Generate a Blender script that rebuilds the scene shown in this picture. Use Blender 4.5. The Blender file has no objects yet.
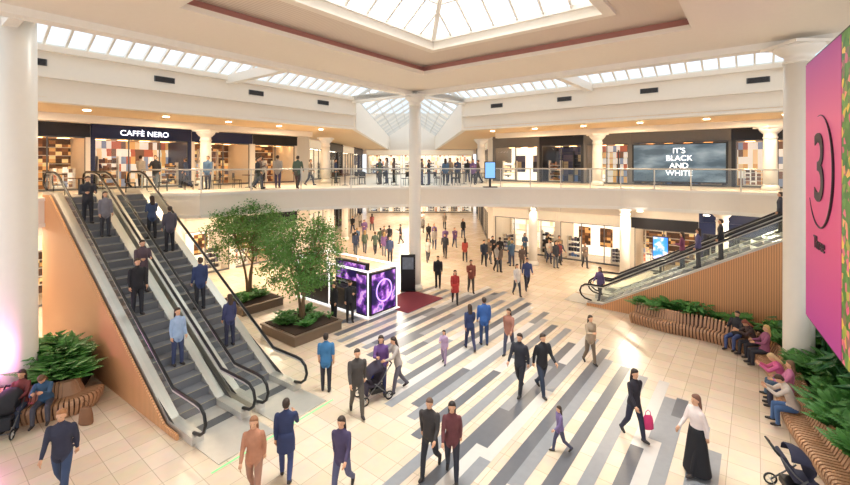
import bpy, math, random
import numpy as np
from mathutils import Vector, Matrix
R = random.Random(7)
scene = bpy.context.scene
COL = scene.collection
# ------------------------------------------------------------------ calibration
F_PX, HOR, CAMH = 420.0, 165.0, 6.9
H2 = 5.6                      # upper floor level
TH = math.radians(38.2)
A = Vector((math.sin(TH), math.cos(TH), 0)); B = Vector((-math.cos(TH), math.sin(TH), 0)); Z = Vector((0, 0, 1))
T2 = math.radians(35.0)
AE = Vector((math.sin(T2), math.cos(T2), 0)); BE = Vector((-math.cos(T2), math.sin(T2), 0))
C0 = Vector((-0.56, 23.4, 0))
def ground(px, py, z=0.0):
    d = F_PX * (CAMH - z) / (py - HOR)
    return Vector(((px - 425) * d / F_PX, d, z))
def frame(o, x, y):
    m = Matrix.Identity(4)
    for i in range(3):
        m[i][0] = x[i]; m[i][1] = y[i]; m[i][2] = Z[i]; m[i][3] = o[i]
    return m
FL = frame(C0, A, B)
FR = frame(C0, -B, A)
def toFL(p):
    q = p - C0
    return (q.dot(A), q.dot(B))
# ------------------------------------------------------------------ materials
def lin(c):
    if isinstance(c, str):
        c = c.lstrip('#'); c = [int(c[i:i+2], 16) / 255 for i in (0, 2, 4)]
    return tuple((x / 12.92 if x <= .04045 else ((x + .055) / 1.055) ** 2.4) for x in c[:3]) + (1,)
MATS = {}
def mat(name, col='808080', rough=.5, metal=0, emit=0, ecol=None, var=0.06, scale=6.0, trans=0):
    if name in MATS: return MATS[name]
    m = bpy.data.materials.new(name); m.use_nodes = True
    nt = m.node_tree; b = nt.nodes['Principled BSDF']
    c = lin(col)
    tc = nt.nodes.new('ShaderNodeTexCoord'); nz = nt.nodes.new('ShaderNodeTexNoise')
    nz.inputs['Scale'].default_value = scale; nz.inputs['Detail'].default_value = 2
    mx = nt.nodes.new('ShaderNodeMixRGB')
    mx.inputs[1].default_value = tuple(max(0, x * (1 - var)) for x in c[:3]) + (1,)
    mx.inputs[2].default_value = tuple(min(1, x * (1 + var)) for x in c[:3]) + (1,)
    nt.links.new(tc.outputs['Object'], nz.inputs['Vector']); nt.links.new(nz.outputs['Fac'], mx.inputs[0])
    nt.links.new(mx.outputs[0], b.inputs['Base Color'])
    b.inputs['Roughness'].default_value = rough; b.inputs['Metallic'].default_value = metal
    if emit:
        b.inputs['Emission Color'].default_value = lin(ecol or col); b.inputs['Emission Strength'].default_value = emit
    MATS[name] = m
    return m
def glass(name, tint=(.9, .96, .95), gl=.12):
    m = bpy.data.materials.new(name); m.use_nodes = True; nt = m.node_tree; nt.nodes.clear()
    o = nt.nodes.new('ShaderNodeOutputMaterial'); mx = nt.nodes.new('ShaderNodeMixShader')
    t = nt.nodes.new('ShaderNodeBsdfTransparent'); g = nt.nodes.new('ShaderNodeBsdfGlossy')
    t.inputs[0].default_value = tint + (1,); g.inputs['Roughness'].default_value = .04
    fr = nt.nodes.new('ShaderNodeFresnel'); fr.inputs[0].default_value = 1.12
    ad = nt.nodes.new('ShaderNodeMath'); ad.operation = 'ADD'; ad.inputs[1].default_value = gl; ad.use_clamp = True
    nt.links.new(fr.outputs[0], ad.inputs[0]); nt.links.new(ad.outputs[0], mx.inputs[0])
    nt.links.new(t.outputs[0], mx.inputs[1]); nt.links.new(g.outputs[0], mx.inputs[2]); nt.links.new(mx.outputs[0], o.inputs[0])
    MATS[name] = m
    return m
def pattern(name, kind, cols, scale=(1, 1, 1), rough=.4, emit=0, bump=0):
    m = bpy.data.materials.new(name); m.use_nodes = True; nt = m.node_tree; b = nt.nodes['Principled BSDF']
    tc = nt.nodes.new('ShaderNodeTexCoord'); mp = nt.nodes.new('ShaderNodeMapping'); mp.inputs['Scale'].default_value = scale
    nt.links.new(tc.outputs['Object'], mp.inputs[0])
    if kind == 'noise':
        n = nt.nodes.new('ShaderNodeTexNoise'); n.inputs['Scale'].default_value = 1; n.inputs['Detail'].default_value = 4; out = n.outputs['Fac']
    elif kind == 'voronoi':
        n = nt.nodes.new('ShaderNodeTexVoronoi'); n.inputs['Scale'].default_value = 1; out = n.outputs['Color']
    elif kind == 'wave':
        n = nt.nodes.new('ShaderNodeTexWave'); n.inputs['Scale'].default_value = 1; n.inputs['Distortion'].default_value = 0; out = n.outputs['Fac']
    elif kind == 'brick':
        n = nt.nodes.new('ShaderNodeTexWhiteNoise'); n.noise_dimensions = '3D'
        sn = nt.nodes.new('ShaderNodeVectorMath'); sn.operation = 'FLOOR'
        nt.links.new(mp.outputs[0], sn.inputs[0]); nt.links.new(sn.outputs[0], n.inputs['Vector']); out = n.outputs['Value']
    if kind != 'brick': nt.links.new(mp.outputs[0], n.inputs['Vector'])
    r = nt.nodes.new('ShaderNodeValToRGB'); cr = r.color_ramp
    if kind == 'brick': cr.interpolation = 'CONSTANT'
    while len(cr.elements) < len(cols): cr.elements.new(.5)
    for i, (p, c) in enumerate(cols):
        cr.elements[i].position = p; cr.elements[i].color = lin(c)
    nt.links.new(out, r.inputs[0]); nt.links.new(r.outputs[0], b.inputs['Base Color'])
    b.inputs['Roughness'].default_value = rough
    if emit:
        nt.links.new(r.outputs[0], b.inputs['Emission Color']); b.inputs['Emission Strength'].default_value = emit
    if bump:
        bp = nt.nodes.new('ShaderNodeBump'); bp.inputs['Strength'].default_value = bump; bp.inputs['Distance'].default_value = .02
        nt.links.new(out, bp.inputs['Height']); nt.links.new(bp.outputs[0], b.inputs['Normal'])
    MATS[name] = m
    return m
def tiles(name, c1, c2, mortar, sz, rough=.2):
    m = bpy.data.materials.new(name); m.use_nodes = True; nt = m.node_tree; b = nt.nodes['Principled BSDF']
    tc = nt.nodes.new('ShaderNodeTexCoord'); br = nt.nodes.new('ShaderNodeTexBrick')
    br.offset = 0; br.inputs['Color1'].default_value = lin(c1); br.inputs['Color2'].default_value = lin(c2)
    br.inputs['Mortar'].default_value = lin(mortar); br.inputs['Scale'].default_value = 1
    br.inputs['Mortar Size'].default_value = .008; br.inputs['Brick Width'].default_value = sz; br.inputs['Row Height'].default_value = sz
    nz = nt.nodes.new('ShaderNodeTexNoise'); nz.inputs['Scale'].default_value = 3; nz.inputs['Detail'].default_value = 5
    mx = nt.nodes.new('ShaderNodeMixRGB'); mx.blend_type = 'MULTIPLY'; mx.inputs[0].default_value = .2
    nt.links.new(tc.outputs['Object'], br.inputs['Vector']); nt.links.new(tc.outputs['Object'], nz.inputs['Vector'])
    nt.links.new(br.outputs['Color'], mx.inputs[1]); nt.links.new(nz.outputs['Color'], mx.inputs[2])
    nt.links.new(mx.outputs[0], b.inputs['Base Color']); b.inputs['Roughness'].default_value = rough
    MATS[name] = m
    return m
WHITE = mat('white_plaster', 'F4EADC', .55, var=.02)
WHITE2 = mat('white_paint', 'F7F1E7', .35, var=.02)
CEILP = pattern('perforated_ceiling', 'wave', [(0, 'D8C9BA'), (.5, 'E8DACB'), (1, 'E8DACB')], (3.2, 0, 0), .6)
WARMC = mat('warm_ceiling', 'EDCDA0', .6, var=.04)
PINK = mat('pink_cove', 'C08478', .6)
BLACKP = mat('black_plastic', '15151A', .4)
RUBBER = mat('handrail_rubber', '0E0F13', .3)
STEEL = mat('brushed_steel', 'D2CFC8', .35, .5)
DARKST = mat('dark_steel', '6A6B6E', .4, .4)
STEP = pattern('step_metal', 'wave', [(0, '707278'), (.5, 'A0A2A6'), (1, 'A0A2A6')], (0, 22, 0), .5)
YELLOW = mat('yellow_edge', '9C9680', .5)
WOOD = pattern('orange_wood_slats', 'wave', [(0, 'AE7A50'), (.3, 'D69C6A'), (1, 'E2A878')], (4.0, 0, 0), .45, bump=.3)
BWOOD = mat('bench_wood', 'B98E6C', .45, var=.15, scale=3)
BWOODD = mat('bench_core', '4A3022', .7)
SOIL = mat('soil', '3A2A1E', .95, var=.3, scale=20)
PLANTER = mat('planter_bronze', '7A6A5A', .5, .3)
GL = glass('clear_glass', (.94, .98, .965), .05)
GLR = glass('roof_glass', (.88, .95, 1.0), .0)
GLD = glass('shop_glass', (.95, .96, .96), .03)
LAMP = mat('lamp_white', 'FFFFFF', .5, emit=8, ecol='FFF0D8')
LAMPC = mat('lamp_cool', 'FFFFFF', .5, emit=2, ecol='F2F4FF')
LAMPW = mat('lamp_warm', 'FFD9A0', .5, emit=7, ecol='FFC98A')
LEAF = mat('fern_green', '4A8638', .5, var=.4, scale=5)
LEAF2 = mat('dark_leaf', '2E6634', .4, var=.35, scale=5)
LEAF3 = mat('tree_leaf', '5E8E40', .5, var=.5, scale=2.5)
BARK = mat('bark', '7A6248', .8, var=.3, scale=12)
FLOORM = tiles('floor_tiles', 'EEDCC6', 'E0CCB2', 'C2AF98', .6, .27)
SD = mat('strip_dark', '66686E', .3, var=.1); SM = mat('strip_grey', '8E9094', .3, var=.1); SLt = mat('strip_light', 'CFCAC4', .3, var=.05)
CARPET = mat('maroon_carpet', '7A2A38', .9)
MERCH = [pattern('merchandise_a', 'brick', [(0, '7A5A46'), (.15, 'E8C79A'), (.35, 'B8674C'), (.42, 'F4EBDD'), (.8, '8A94A8'), (.9, 'D8A96A')], (4.1, 4.1, 2.2), emit=.5),  # emission put into the goods' colours so they look lit
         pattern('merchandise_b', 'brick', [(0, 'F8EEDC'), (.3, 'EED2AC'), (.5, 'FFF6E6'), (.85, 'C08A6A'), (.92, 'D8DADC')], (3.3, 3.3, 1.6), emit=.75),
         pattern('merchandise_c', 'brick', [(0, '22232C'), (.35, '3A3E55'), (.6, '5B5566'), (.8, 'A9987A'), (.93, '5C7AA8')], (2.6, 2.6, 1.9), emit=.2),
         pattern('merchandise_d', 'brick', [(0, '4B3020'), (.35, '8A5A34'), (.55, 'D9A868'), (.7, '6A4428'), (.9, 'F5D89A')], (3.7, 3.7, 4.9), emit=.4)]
GLOWW = mat('white_wall_added_glow', 'FFF4E2', .5, emit=.9, var=.1, scale=.8)  # shop back wall with added glow to brighten the interiors
NEB = pattern('nebula_poster', 'noise', [(0, '0A0620'), (.44, '1E124A'), (.53, '7A3AA8'), (.6, 'D9A6E8'), (.7, '2A3C90')], (1.9, 1.9, 1.9), emit=.7)
# ------------------------------------------------------------------ mesh helper
class MB:
    def __init__(s): s.v = []; s.f = []; s.m = []; s.s = []
    def add(s, vs, fs, m=0, sm=False):
        k = len(s.v); s.v += [tuple(v) for v in vs]
        for f in fs: s.f.append([i + k for i in f]); s.m.append(m); s.s.append(sm)
        return s
    def poly(s, vs, m=0): return s.add(vs, [tuple(range(len(vs)))], m)
    def box(s, x0, x1, y0, y1, z0, z1, m=0):
        vs = [(x, y, z) for z in (z0, z1) for y in (y0, y1) for x in (x0, x1)]
        return s.add(vs, [(0, 2, 3, 1), (4, 5, 7, 6), (0, 1, 5, 4), (2, 6, 7, 3), (0, 4, 6, 2), (1, 3, 7, 5)], m)
    def beam(s, p, q, w, h, m=0, up=Z):
        p = Vector(p); q = Vector(q); d = (q - p).normalized()
        if abs(d.dot(up)) > .99: up = Vector((1, 0, 0))
        x = d.cross(up).normalized(); y = x.cross(d).normalized()
        vs = [o + x * i * w / 2 + y * j * h / 2 for o in (p, q) for j in (-1, 1) for i in (-1, 1)]
        return s.add(vs, [(0, 2, 3, 1), (4, 5, 7, 6), (0, 1, 5, 4), (2, 6, 7, 3), (0, 4, 6, 2), (1, 3, 7, 5)], m)
    def tube(s, pts, r, seg=8, m=0):
        pts = [Vector(p) for p in pts]; n = len(pts)
        rs = r if isinstance(r, (list, tuple)) else [r] * n
        vs = []; prev = None
        for i, p in enumerate(pts):
            d = (pts[min(i + 1, n - 1)] - pts[max(i - 1, 0)]).normalized()
            if prev is None:
                x = d.cross(Z if abs(d.z) < .9 else Vector((0, 1, 0))).normalized()
            else:
                x = (prev - d * prev.dot(d)).normalized()
            prev = x; y = d.cross(x)
            for k in range(seg):
                t = 2 * math.pi * k / seg
                vs.append(p + x * math.cos(t) * rs[i] + y * math.sin(t) * rs[i])
        fs = [(i * seg + k, i * seg + (k + 1) % seg, (i + 1) * seg + (k + 1) % seg, (i + 1) * seg + k) for i in range(n - 1) for k in range(seg)]
        fs.append(tuple(range(seg))[::-1]); fs.append(tuple((n - 1) * seg + k for k in range(seg)))
        return s.add(vs, fs, m, True)
    def rings(s, rr, seg=14, m=0, xf=None):
        vs = []
        for cx, cy, z, rx, ry in rr:
            for k in range(seg):
                t = 2 * math.pi * k / seg
                v = Vector((cx + rx * math.cos(t), cy + ry * math.sin(t), z)); vs.append(xf @ v if xf else v)
        n = len(rr)
        fs = [(i * seg + k, i * seg + (k + 1) % seg, (i + 1) * seg + (k + 1) % seg, (i + 1) * seg + k) for i in range(n - 1) for k in range(seg)]
        fs.append(tuple(range(seg))[::-1]); fs.append(tuple((n - 1) * seg + k for k in range(seg)))
        return s.add(vs, fs, m, True)
    def ell(s, c, r, m=0, seg=10, xf=None):
        n = seg // 2 + 1; rr = []
        for i in range(1, n):
            t = math.pi * i / n
            rr.append((c[0], c[1], c[2] - r[2] * math.cos(t), r[0] * math.sin(t), r[1] * math.sin(t)))
        rr = [(c[0], c[1], c[2] - r[2], r[0] * .05, r[1] * .05)] + rr + [(c[0], c[1], c[2] + r[2], r[0] * .05, r[1] * .05)]
        return s.rings(rr, seg, m, xf)
    def lathe(s, prof, seg=28, m=0, c=(0, 0)):
        return s.rings([(c[0], c[1], z, r, r) for r, z in prof], seg, m)
    def prism(s, poly, z0, z1, m=0):
        n = len(poly); vs = [(p[0], p[1], z0) for p in poly] + [(p[0], p[1], z1) for p in poly]
        fs = [tuple(range(n))[::-1], tuple(range(n, 2 * n))] + [(i, (i + 1) % n, n + (i + 1) % n, n + i) for i in range(n)]
        return s.add(vs, fs, m)
    def ext(s, poly, vec, m=0):
        n = len(poly); vec = Vector(vec); P = [Vector(p) for p in poly]
        fs = [tuple(range(n))[::-1], tuple(range(n, 2 * n))] + [(i, (i + 1) % n, n + (i + 1) % n, n + i) for i in range(n)]
        return s.add(P + [p + vec for p in P], fs, m)
    def mesh(s, name, mats):
        me = bpy.data.meshes.new(name); me.from_pydata(s.v, [], s.f)
        for m in mats: me.materials.append(m)
        me.polygons.foreach_set('material_index', s.m); me.polygons.foreach_set('use_smooth', s.s)
        me.update()
        return me
def mkobj(name, me, parent=None, M=None, label=None, cat=None, group=None, kind=None, bevel=0):
    o = bpy.data.objects.new(name, me); COL.objects.link(o)
    if parent: o.parent = parent
    if M is not None: o.matrix_basis = M
    if label: o['label'] = label
    if cat: o['category'] = cat
    if group: o['group'] = group
    if kind: o['kind'] = kind
    if bevel:
        b = o.modifiers.new('bevel', 'BEVEL'); b.width = bevel; b.segments = 2; b.limit_method = 'ANGLE'
    return o
def root(name, M, label, cat, group=None, kind=None):
    o = mkobj(name, None, M=M, label=label, cat=cat, group=group, kind=kind); o.empty_display_size = .2
    return o
def struct(name, mb, mats, M=None, label=None):
    return mkobj(name, mb.mesh(name, mats), M=M, kind='structure', label=label or name.replace('_', ' ') + ' of the mall atrium', cat=name.split('_')[0].split('.')[0])
def text(name, s, size, m, M, parent, ext=.01, align='CENTER', label=None, spc=1):
    cu = bpy.data.curves.new(name, 'FONT'); cu.body = s; cu.size = size; cu.extrude = ext; cu.align_x = align; cu.align_y = 'CENTER'; cu.space_line = spc
    t = bpy.data.objects.new(name + '_tmp', cu); COL.objects.link(t)
    dg = bpy.context.evaluated_depsgraph_get(); me = bpy.data.meshes.new_from_object(t.evaluated_get(dg))
    bpy.data.objects.remove(t); me.materials.clear(); me.materials.append(m)
    return mkobj(name, me, parent, M, label=label)
UP = Matrix(((1, 0, 0, 0), (0, 0, -1, 0), (0, 1, 0, 0), (0, 0, 0, 1)))   # text lying in XY -> standing, facing -Y
# ------------------------------------------------------------------ FLOOR
mb = MB(); mb.add([(-45, -30, 0), (60, -30, 0), (60, 60, 0), (-45, 60, 0)], [(0, 1, 2, 3)], 0)
reg = [toFL(ground(*p)) for p in [(400, 290), (440, 284), (505, 292), (545, 322), (620, 352), (690, 400), (760, 520), (380, 560), (415, 420), (400, 365), (352, 345), (345, 320)]]
def cross(reg, s):
    xs = []
    for i in range(len(reg)):
        (x0, y0), (x1, y1) = reg[i], reg[(i + 1) % len(reg)]
        if (y0 - s) * (y1 - s) < 0: xs.append(x0 + (s - y0) / (y1 - y0) * (x1 - x0))
    return sorted(xs)
smin = min(p[1] for p in reg); smax = max(p[1] for p in reg); w = .3; s = smin + .1; i = 0
while s < smax:
    xs = cross(reg, s + w / 2)
    mi = [1, 0, 2, 1, 0, 2, 3, 1, 0, 2, 0][i % 11]
    for k in range(0, len(xs) - 1, 2):
        x0 = xs[k] + R.uniform(-.9, .7); x1 = xs[k + 1] + R.uniform(-1.1, .9)
        if x1 - x0 < .5 or mi == 0: continue
        cuts = sorted([x0, x1] + ([R.uniform(x0, x1)] if x1 - x0 > 4 else []) + ([R.uniform(x0, x1)] if x1 - x0 > 9 else []))
        for q in range(len(cuts) - 1):
            mm = mi if q % 2 == 0 else [2, 3, 1][i % 3]
            mb.add([(cuts[q], s, .004), (cuts[q + 1], s, .004), (cuts[q + 1], s + w, .004), (cuts[q], s + w, .004)], [(0, 1, 2, 3)], mm)
    s += w; i += 1
struct('floor', mb, [FLOORM, SD, SM, SLt], FL, 'polished beige stone tile floor with grey and white stripes')
# ------------------------------------------------------------------ UPPER SLAB
cur = [ground(p[0], p[1], H2) for p in [(200, 193), (250, 190.6), (300, 188.9), (350, 187.7), (400, 187), (440, 186.7), (500, 186.8), (560, 187.3), (620, 188.2), (690, 190), (740, 191.5), (785, 193.3)]]
E0 = ground(200, 455); EL = E0 + AE * 3.34; R0 = ground(578, 303)
LBL, LBR = 1.7, 1.15
UEL, UER = LBL + 10.3, LBR + 10.3
edge = [E0 + BE * UEL - AE * 6, E0 + BE * UEL, EL + BE * UEL] + cur + [R0 + A * 3.4 - B * UER, R0 - B * UER, R0 - B * UER - A * 6]
edge = [Vector((p.x, p.y, 0)) for p in edge]
poly = [(p.x, p.y) for p in edge] + [(34, 9), (34, 66), (-40, 66), (-40, 9)]
mb = MB(); mb.prism(poly, 4.42, H2, 0)
struct('floor_upper', mb, [WHITE], None, 'white upper gallery slab with curved fascia')
mb = MB()
for i in range(len(edge) - 1):
    p, q = edge[i], edge[i + 1]
    mb.beam(p + Z * 4.5, q + Z * 4.5, .22, .16); mb.beam(p + Z * 5.52, q + Z * 5.52, .16, .12)
struct('trim_1', mb, [WHITE2], None, 'white moulded edge band of the gallery')
bal = root('balustrade', Matrix.Identity(4), 'clear glass gallery balustrade with steel handrail', 'railing')
path = edge[2:-3]
mb = MB(); mb.tube([p + Z * (H2 + 1.08) for p in path], .035, 8); mkobj('handrail', mb.mesh('handrail', [STEEL]), bal)
for i in range(len(path) - 1):
    p, q = path[i], path[i + 1]; L = (q - p).length; n = max(1, round(L / 2)); d = (q - p) / n
    for k in range(n):
        a = p + d * k + d * .02; b = p + d * (k + 1) - d * .02
        mb = MB(); mb.poly([a + Z * (H2 + .04), b + Z * (H2 + .04), b + Z * (H2 + 1.04), a + Z * (H2 + 1.04)])
        mkobj('glass_panel', mb.mesh('glass_panel', [GL]), bal)
        mb = MB(); mb.box(a.x - .025, a.x + .025, a.y - .025, a.y + .025, H2, H2 + 1.05); mkobj('post', mb.mesh('post', [STEEL]), bal)
# ------------------------------------------------------------------ CEILING of the atrium
mb = MB(); O = .7; N = -26; c1, c2 = -3.1, -13.4
def ringq(mb, o0, o1, i0, i1, z, m):
    vs = [(o0, o0, z), (o1, o0, z), (o1, o1, z), (o0, o1, z), (i0, i0, z), (i1, i0, z), (i1, i1, z), (i0, i1, z)]
    mb.add(vs, [(0, 1, 5, 4), (1, 2, 6, 5), (2, 3, 7, 6), (3, 0, 4, 7)], m)
def wallq(mb, i0, i1, z0, z1, m):
    p = [(i0, i0), (i1, i0), (i1, i1), (i0, i1)]
    for k in range(4):
        a, b = p[k], p[(k + 1) % 4]
        mb.add([(a[0], a[1], z0), (b[0], b[1], z0), (b[0], b[1], z1), (a[0], a[1], z1)], [(0, 1, 2, 3)], m)
ringq(mb, N, O, c2, c1, 11.0, 0)
wallq(mb, c2, c1, 11.0, 11.16, 0)
ringq(mb, c2 , c1, c2 - .25, c1 + .25, 11.16, 0)
wallq(mb, c2 - .25, c1 + .25, 11.16, 11.42, 2)
k1, k2 = -5.2, -11.4
ringq(mb, c2 - .25, c1 + .25, k2, k1, 11.42, 1)
wallq(mb, k2, k1, 11.3, 11.7, 0)
ringq(mb, k2 - .3, k1 + .3, k2, k1, 11.3, 0); wallq(mb, k2 - .3, k1 + .3, 11.3, 11.42, 0)
wallq(mb, N, O, 11.0, 13.5, 0)
struct('ceiling', mb, [WHITE, CEILP, PINK], FL, 'white coffered ceiling with pink cove line')
mb = MB()
mb.box(-24, .5, .05, .55, 10.78, 11.0); mb.box(.05, .55, -24, .05, 10.78, 11.0)
struct('trim_2', mb, [WHITE2], FL, 'white ring beam carried by the columns')
# skylight pyramid
mb = MB(); ap = ((k1 + k2) / 2, (k1 + k2) / 2, 14.2); zc = 11.7
P4 = [(k2, k2, zc), (k1, k2, zc), (k1, k1, zc), (k2, k1, zc)]
for k in range(4): mb.add([P4[k], P4[(k + 1) % 4], ap], [(0, 1, 2)], 0)
struct('window_1', mb, [GLR], FL, 'glazed pyramid skylight')
mb = MB()
for k in range(4):
    a = Vector(P4[k]); b = Vector(P4[(k + 1) % 4]); t = Vector(ap)
    mb.beam(a, t, .16, .22); mb.beam(a, b, .14, .2)
    for j in range(1, 7):
        f = j / 7; p = a.lerp(b, f); h = 1 - abs(2 * f - 1)
        top = (a if f < .5 else b).lerp(t, h)
        mb.beam(p, top, .07, .14)
    for j in (1, 2): mb.beam(a.lerp(t, j / 3), b.lerp(t, j / 3), .07, .12)
struct('trim_3', mb, [WHITE2], FL, 'white skylight glazing bars')
# lean-to clerestories, bulkheads
def side(Fm, t0, t1, n, nm):
    g = MB(); g.add([(t0, 5.1, 11.2), (t1, 5.1, 11.2), (t1, .7, 13.2), (t0, .7, 13.2)], [(0, 1, 2, 3)])
    struct('window_%d' % n, g, [GLR], Fm, 'sloping clerestory glazing strip')
    b = MB(); x = t0
    while x <= t1 + .01:
        b.beam((x, 5.1, 11.2), (x, .7, 13.2), .08, .16); x += .62
    for f in (0, .5, 1): b.beam((t0, 5.1 - 4.4 * f, 11.2 + 2 * f), (t1, 5.1 - 4.4 * f, 11.2 + 2 * f), .1, .14)
    x = -8 if t1 <= 0 else 8
    for k in (0, 1, 2):
        xx = x * k
        b.beam((xx, .4, 10.95), (xx, 5.1, 11.0), .3, .4)
    struct('trim_%d' % (n + 4), b, [WHITE2], Fm, 'white clerestory glazing bars and rafters')
    w = MB(); w.box(t0, t1, 5.0, 5.35, 9.15, 11.15)
    w.box(t0, t1, 4.8, 5.0, 10.95, 11.15); w.box(t0, t1, 4.72, 5.0, 10.0, 10.14); w.box(t0, t1, 4.85, 5.0, 9.15, 9.3)
    struct('wall_' + nm + '_bulkhead', w, [WHITE], Fm, 'white bulkhead band below the clerestory')
    for k in range(5):
        xx = (t1 - 2.4 - 4.2 * k) if t1 <= 0 else (t0 + 2.4 + 4.2 * k)
        v = root('air_vent', Fm @ Matrix.Translation((xx, 4.99, 10.55)), 'dark louvred air vent in the white bulkhead', 'vent', 'bulkhead air vents')
        q = MB(); q.box(-.4, .4, -.03, 0, -.12, .12); mkobj('vent_frame', q.mesh('vent_frame', [DARKST]), v)
        q = MB()
        for j in range(5): q.box(-.36, .36, -.05, -.03, -.1 + j * .045, -.07 + j * .045)
        mkobj('louvre', q.mesh('louvre', [BLACKP]), v)
    w = MB(); w.box(t0, t1, 9.2, 9.6, 8.85, 9.2); struct('trim_%d' % (n + 6), w, [WHITE], Fm, 'white downstand beam on the gallery columns')
side(FL, -24, 0, 2, 'left'); side(FR, 0, 24, 3, 'right')
# gallery ceiling
PL = FL @ Vector((0, 5, 0)); PR = FR @ Vector((0, 5, 0))
PLf = Vector((-5.4, 62, 0)); PRf = Vector((1.6, 62, 0))
a1 = FL @ Vector((-24, 5, 0)); a2 = FR @ Vector((24, 5, 0))
mb = MB()
mb.prism([(a1.x, a1.y), (PL.x, PL.y), (PLf.x, PLf.y), (-40, 62), (-40, 10)], 9.2, 9.35, 0)
mb.prism([(PR.x, PR.y), (a2.x, a2.y), (36, 8), (36, 62), (PRf.x, PRf.y)], 9.2, 9.35, 0)
struct('ceiling_gallery', mb, [WARMC], None, 'warm lit plaster ceiling over the gallery')
mb = MB()
for p, q in ((PL, PLf), (PR, PRf)):
    mb.beam(p + Z * 10.1, q + Z * 10.1, .3, 1.9)
mb.beam(PLf + Z * 11.5 - Vector((8, 0, 0)), PRf + Z * 11.5 + Vector((8, 0, 0)), .3, 6)
struct('wall_street', mb, [WHITE], None, 'white upper walls of the shopping street')
rl = (PL + PR) / 2 + Z * 13.4; rf = (PLf + PRf) / 2 + Z * 13.4
g = MB(); g.add([PL + Z * 11.1, PLf + Z * 11.1, rf, rl], [(0, 1, 2, 3)]); g.add([PR + Z * 11.1, PRf + Z * 11.1, rf, rl], [(3, 2, 1, 0)])
struct('window_4', g, [GLR], None, 'pitched glass roof of the shopping street')
TRUSS = mat('truss_paint', 'D8D4CC', .5, var=.02)
mb = MB()
for k in range(11):
    f = (k / 10) ** 1.15
    l = PL.lerp(PLf, f) + Z * 11.05; r = PR.lerp(PRf, f) + Z * 11.05; t = rl.lerp(rf, f) - Z * .05
    bw = .22 if k % 2 == 0 else .08
    mb.beam(l, t, bw, .16); mb.beam(t, r, bw, .16)
mb.beam(rl, rf, .12, .2); mb.beam(PL + Z * 11.1, PLf + Z * 11.1, .2, .25); mb.beam(PR + Z * 11.1, PRf + Z * 11.1, .2, .25)
for f in (.25, .5, .75):
    mb.beam((PL + Z * 11.1).lerp(rl, f), (PLf + Z * 11.1).lerp(rf, f), .05, .08); mb.beam((PR + Z * 11.1).lerp(rl, f), (PRf + Z * 11.1).lerp(rf, f), .05, .08)
cc = C0 + Z * 11.0
mb.beam(cc, PL + Z * 11.1, .3, .3); mb.beam(cc, PR + Z * 11.1, .3, .3); mb.beam(cc + Z * 2.2, rl, .15, .2)
struct('trim_20', mb, [TRUSS], None, 'pale grey roof trusses of the shopping street')
g = MB(); g.add([C0 + Z * 13.2, PL + Z * 11.2, rl], [(0, 1, 2)]); g.add([C0 + Z * 13.2, rl, PR + Z * 11.2], [(0, 1, 2)])
struct('window_5', g, [GLR], None, 'triangular valley glazing')
# ------------------------------------------------------------------ COLUMNS
def column(p, z0, z1, r, label, group):
    M = Matrix.Translation((p.x, p.y, z0)); h = z1 - z0
    rt = root('column', M, label, 'column', group)
    b = MB(); b.lathe([(r * 1.25, 0), (r * 1.25, .18), (r * 1.1, .26), (r * 1.02, .32)]); mkobj('column_base', b.mesh('column_base', [WHITE2]), rt)
    b = MB(); b.lathe([(r, .3), (r, 1.2), (r * .97, h * .6), (r * .93, h - .62)]); mkobj('shaft', b.mesh('shaft', [WHITE2]), rt)
    k = .93 * r
    b = MB(); b.lathe([(k, h - .63), (k * 1.12, h - .6), (k * 1.12, h - .54), (k, h - .5), (k, h - .38), (k * 1.25, h - .33), (k * 1.65, h - .2), (k * 1.75, h - .14), (k * 1.75, h - .08)])
    b.box(-k * 1.8, k * 1.8, -k * 1.8, k * 1.8, h - .09, h); mkobj('capital', b.mesh('capital', [WHITE2]), rt)
    return rt
LCOL = Vector((-11.75, 12.1, 0))
column(C0, 0, 10.78, .34, 'tall white round column with moulded capital', 'tall atrium columns')
column(FR @ Vector((16, 0, 0)), 0, 10.78, .4, 'tall white round column with moulded capital', 'tall atrium columns')
column(LCOL, 0, 11.75, .46, 'tall white round column standing in a fern planter', 'tall atrium columns')
mb = MB(); sf = toFL(LCOL); mb.box(sf[0] - .5, sf[0] + .5, .7, sf[1] + .6, 11.75, 12.3); struct('trim_21', mb, [WHITE2], FL, 'white bracket beam above the tall column')
for Fm, t in ((FL, -7.1), (FL, 1.3), (FR, 7.1), (FR, -1.3), (FR, 15.5), (FL, -15.5)):
    column(Fm @ Vector((t, 9.4, 0)), H2, 8.85, .3, 'white round gallery column with moulded capital', 'gallery columns')
for q in ((533, 265), (625, 277), (180, 280), (330, 262), (345, 240), (500, 240), (722, 292)):
    column(ground(*q), 0, 4.42, .3, 'white round column carrying the gallery', 'ground level columns')
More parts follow.
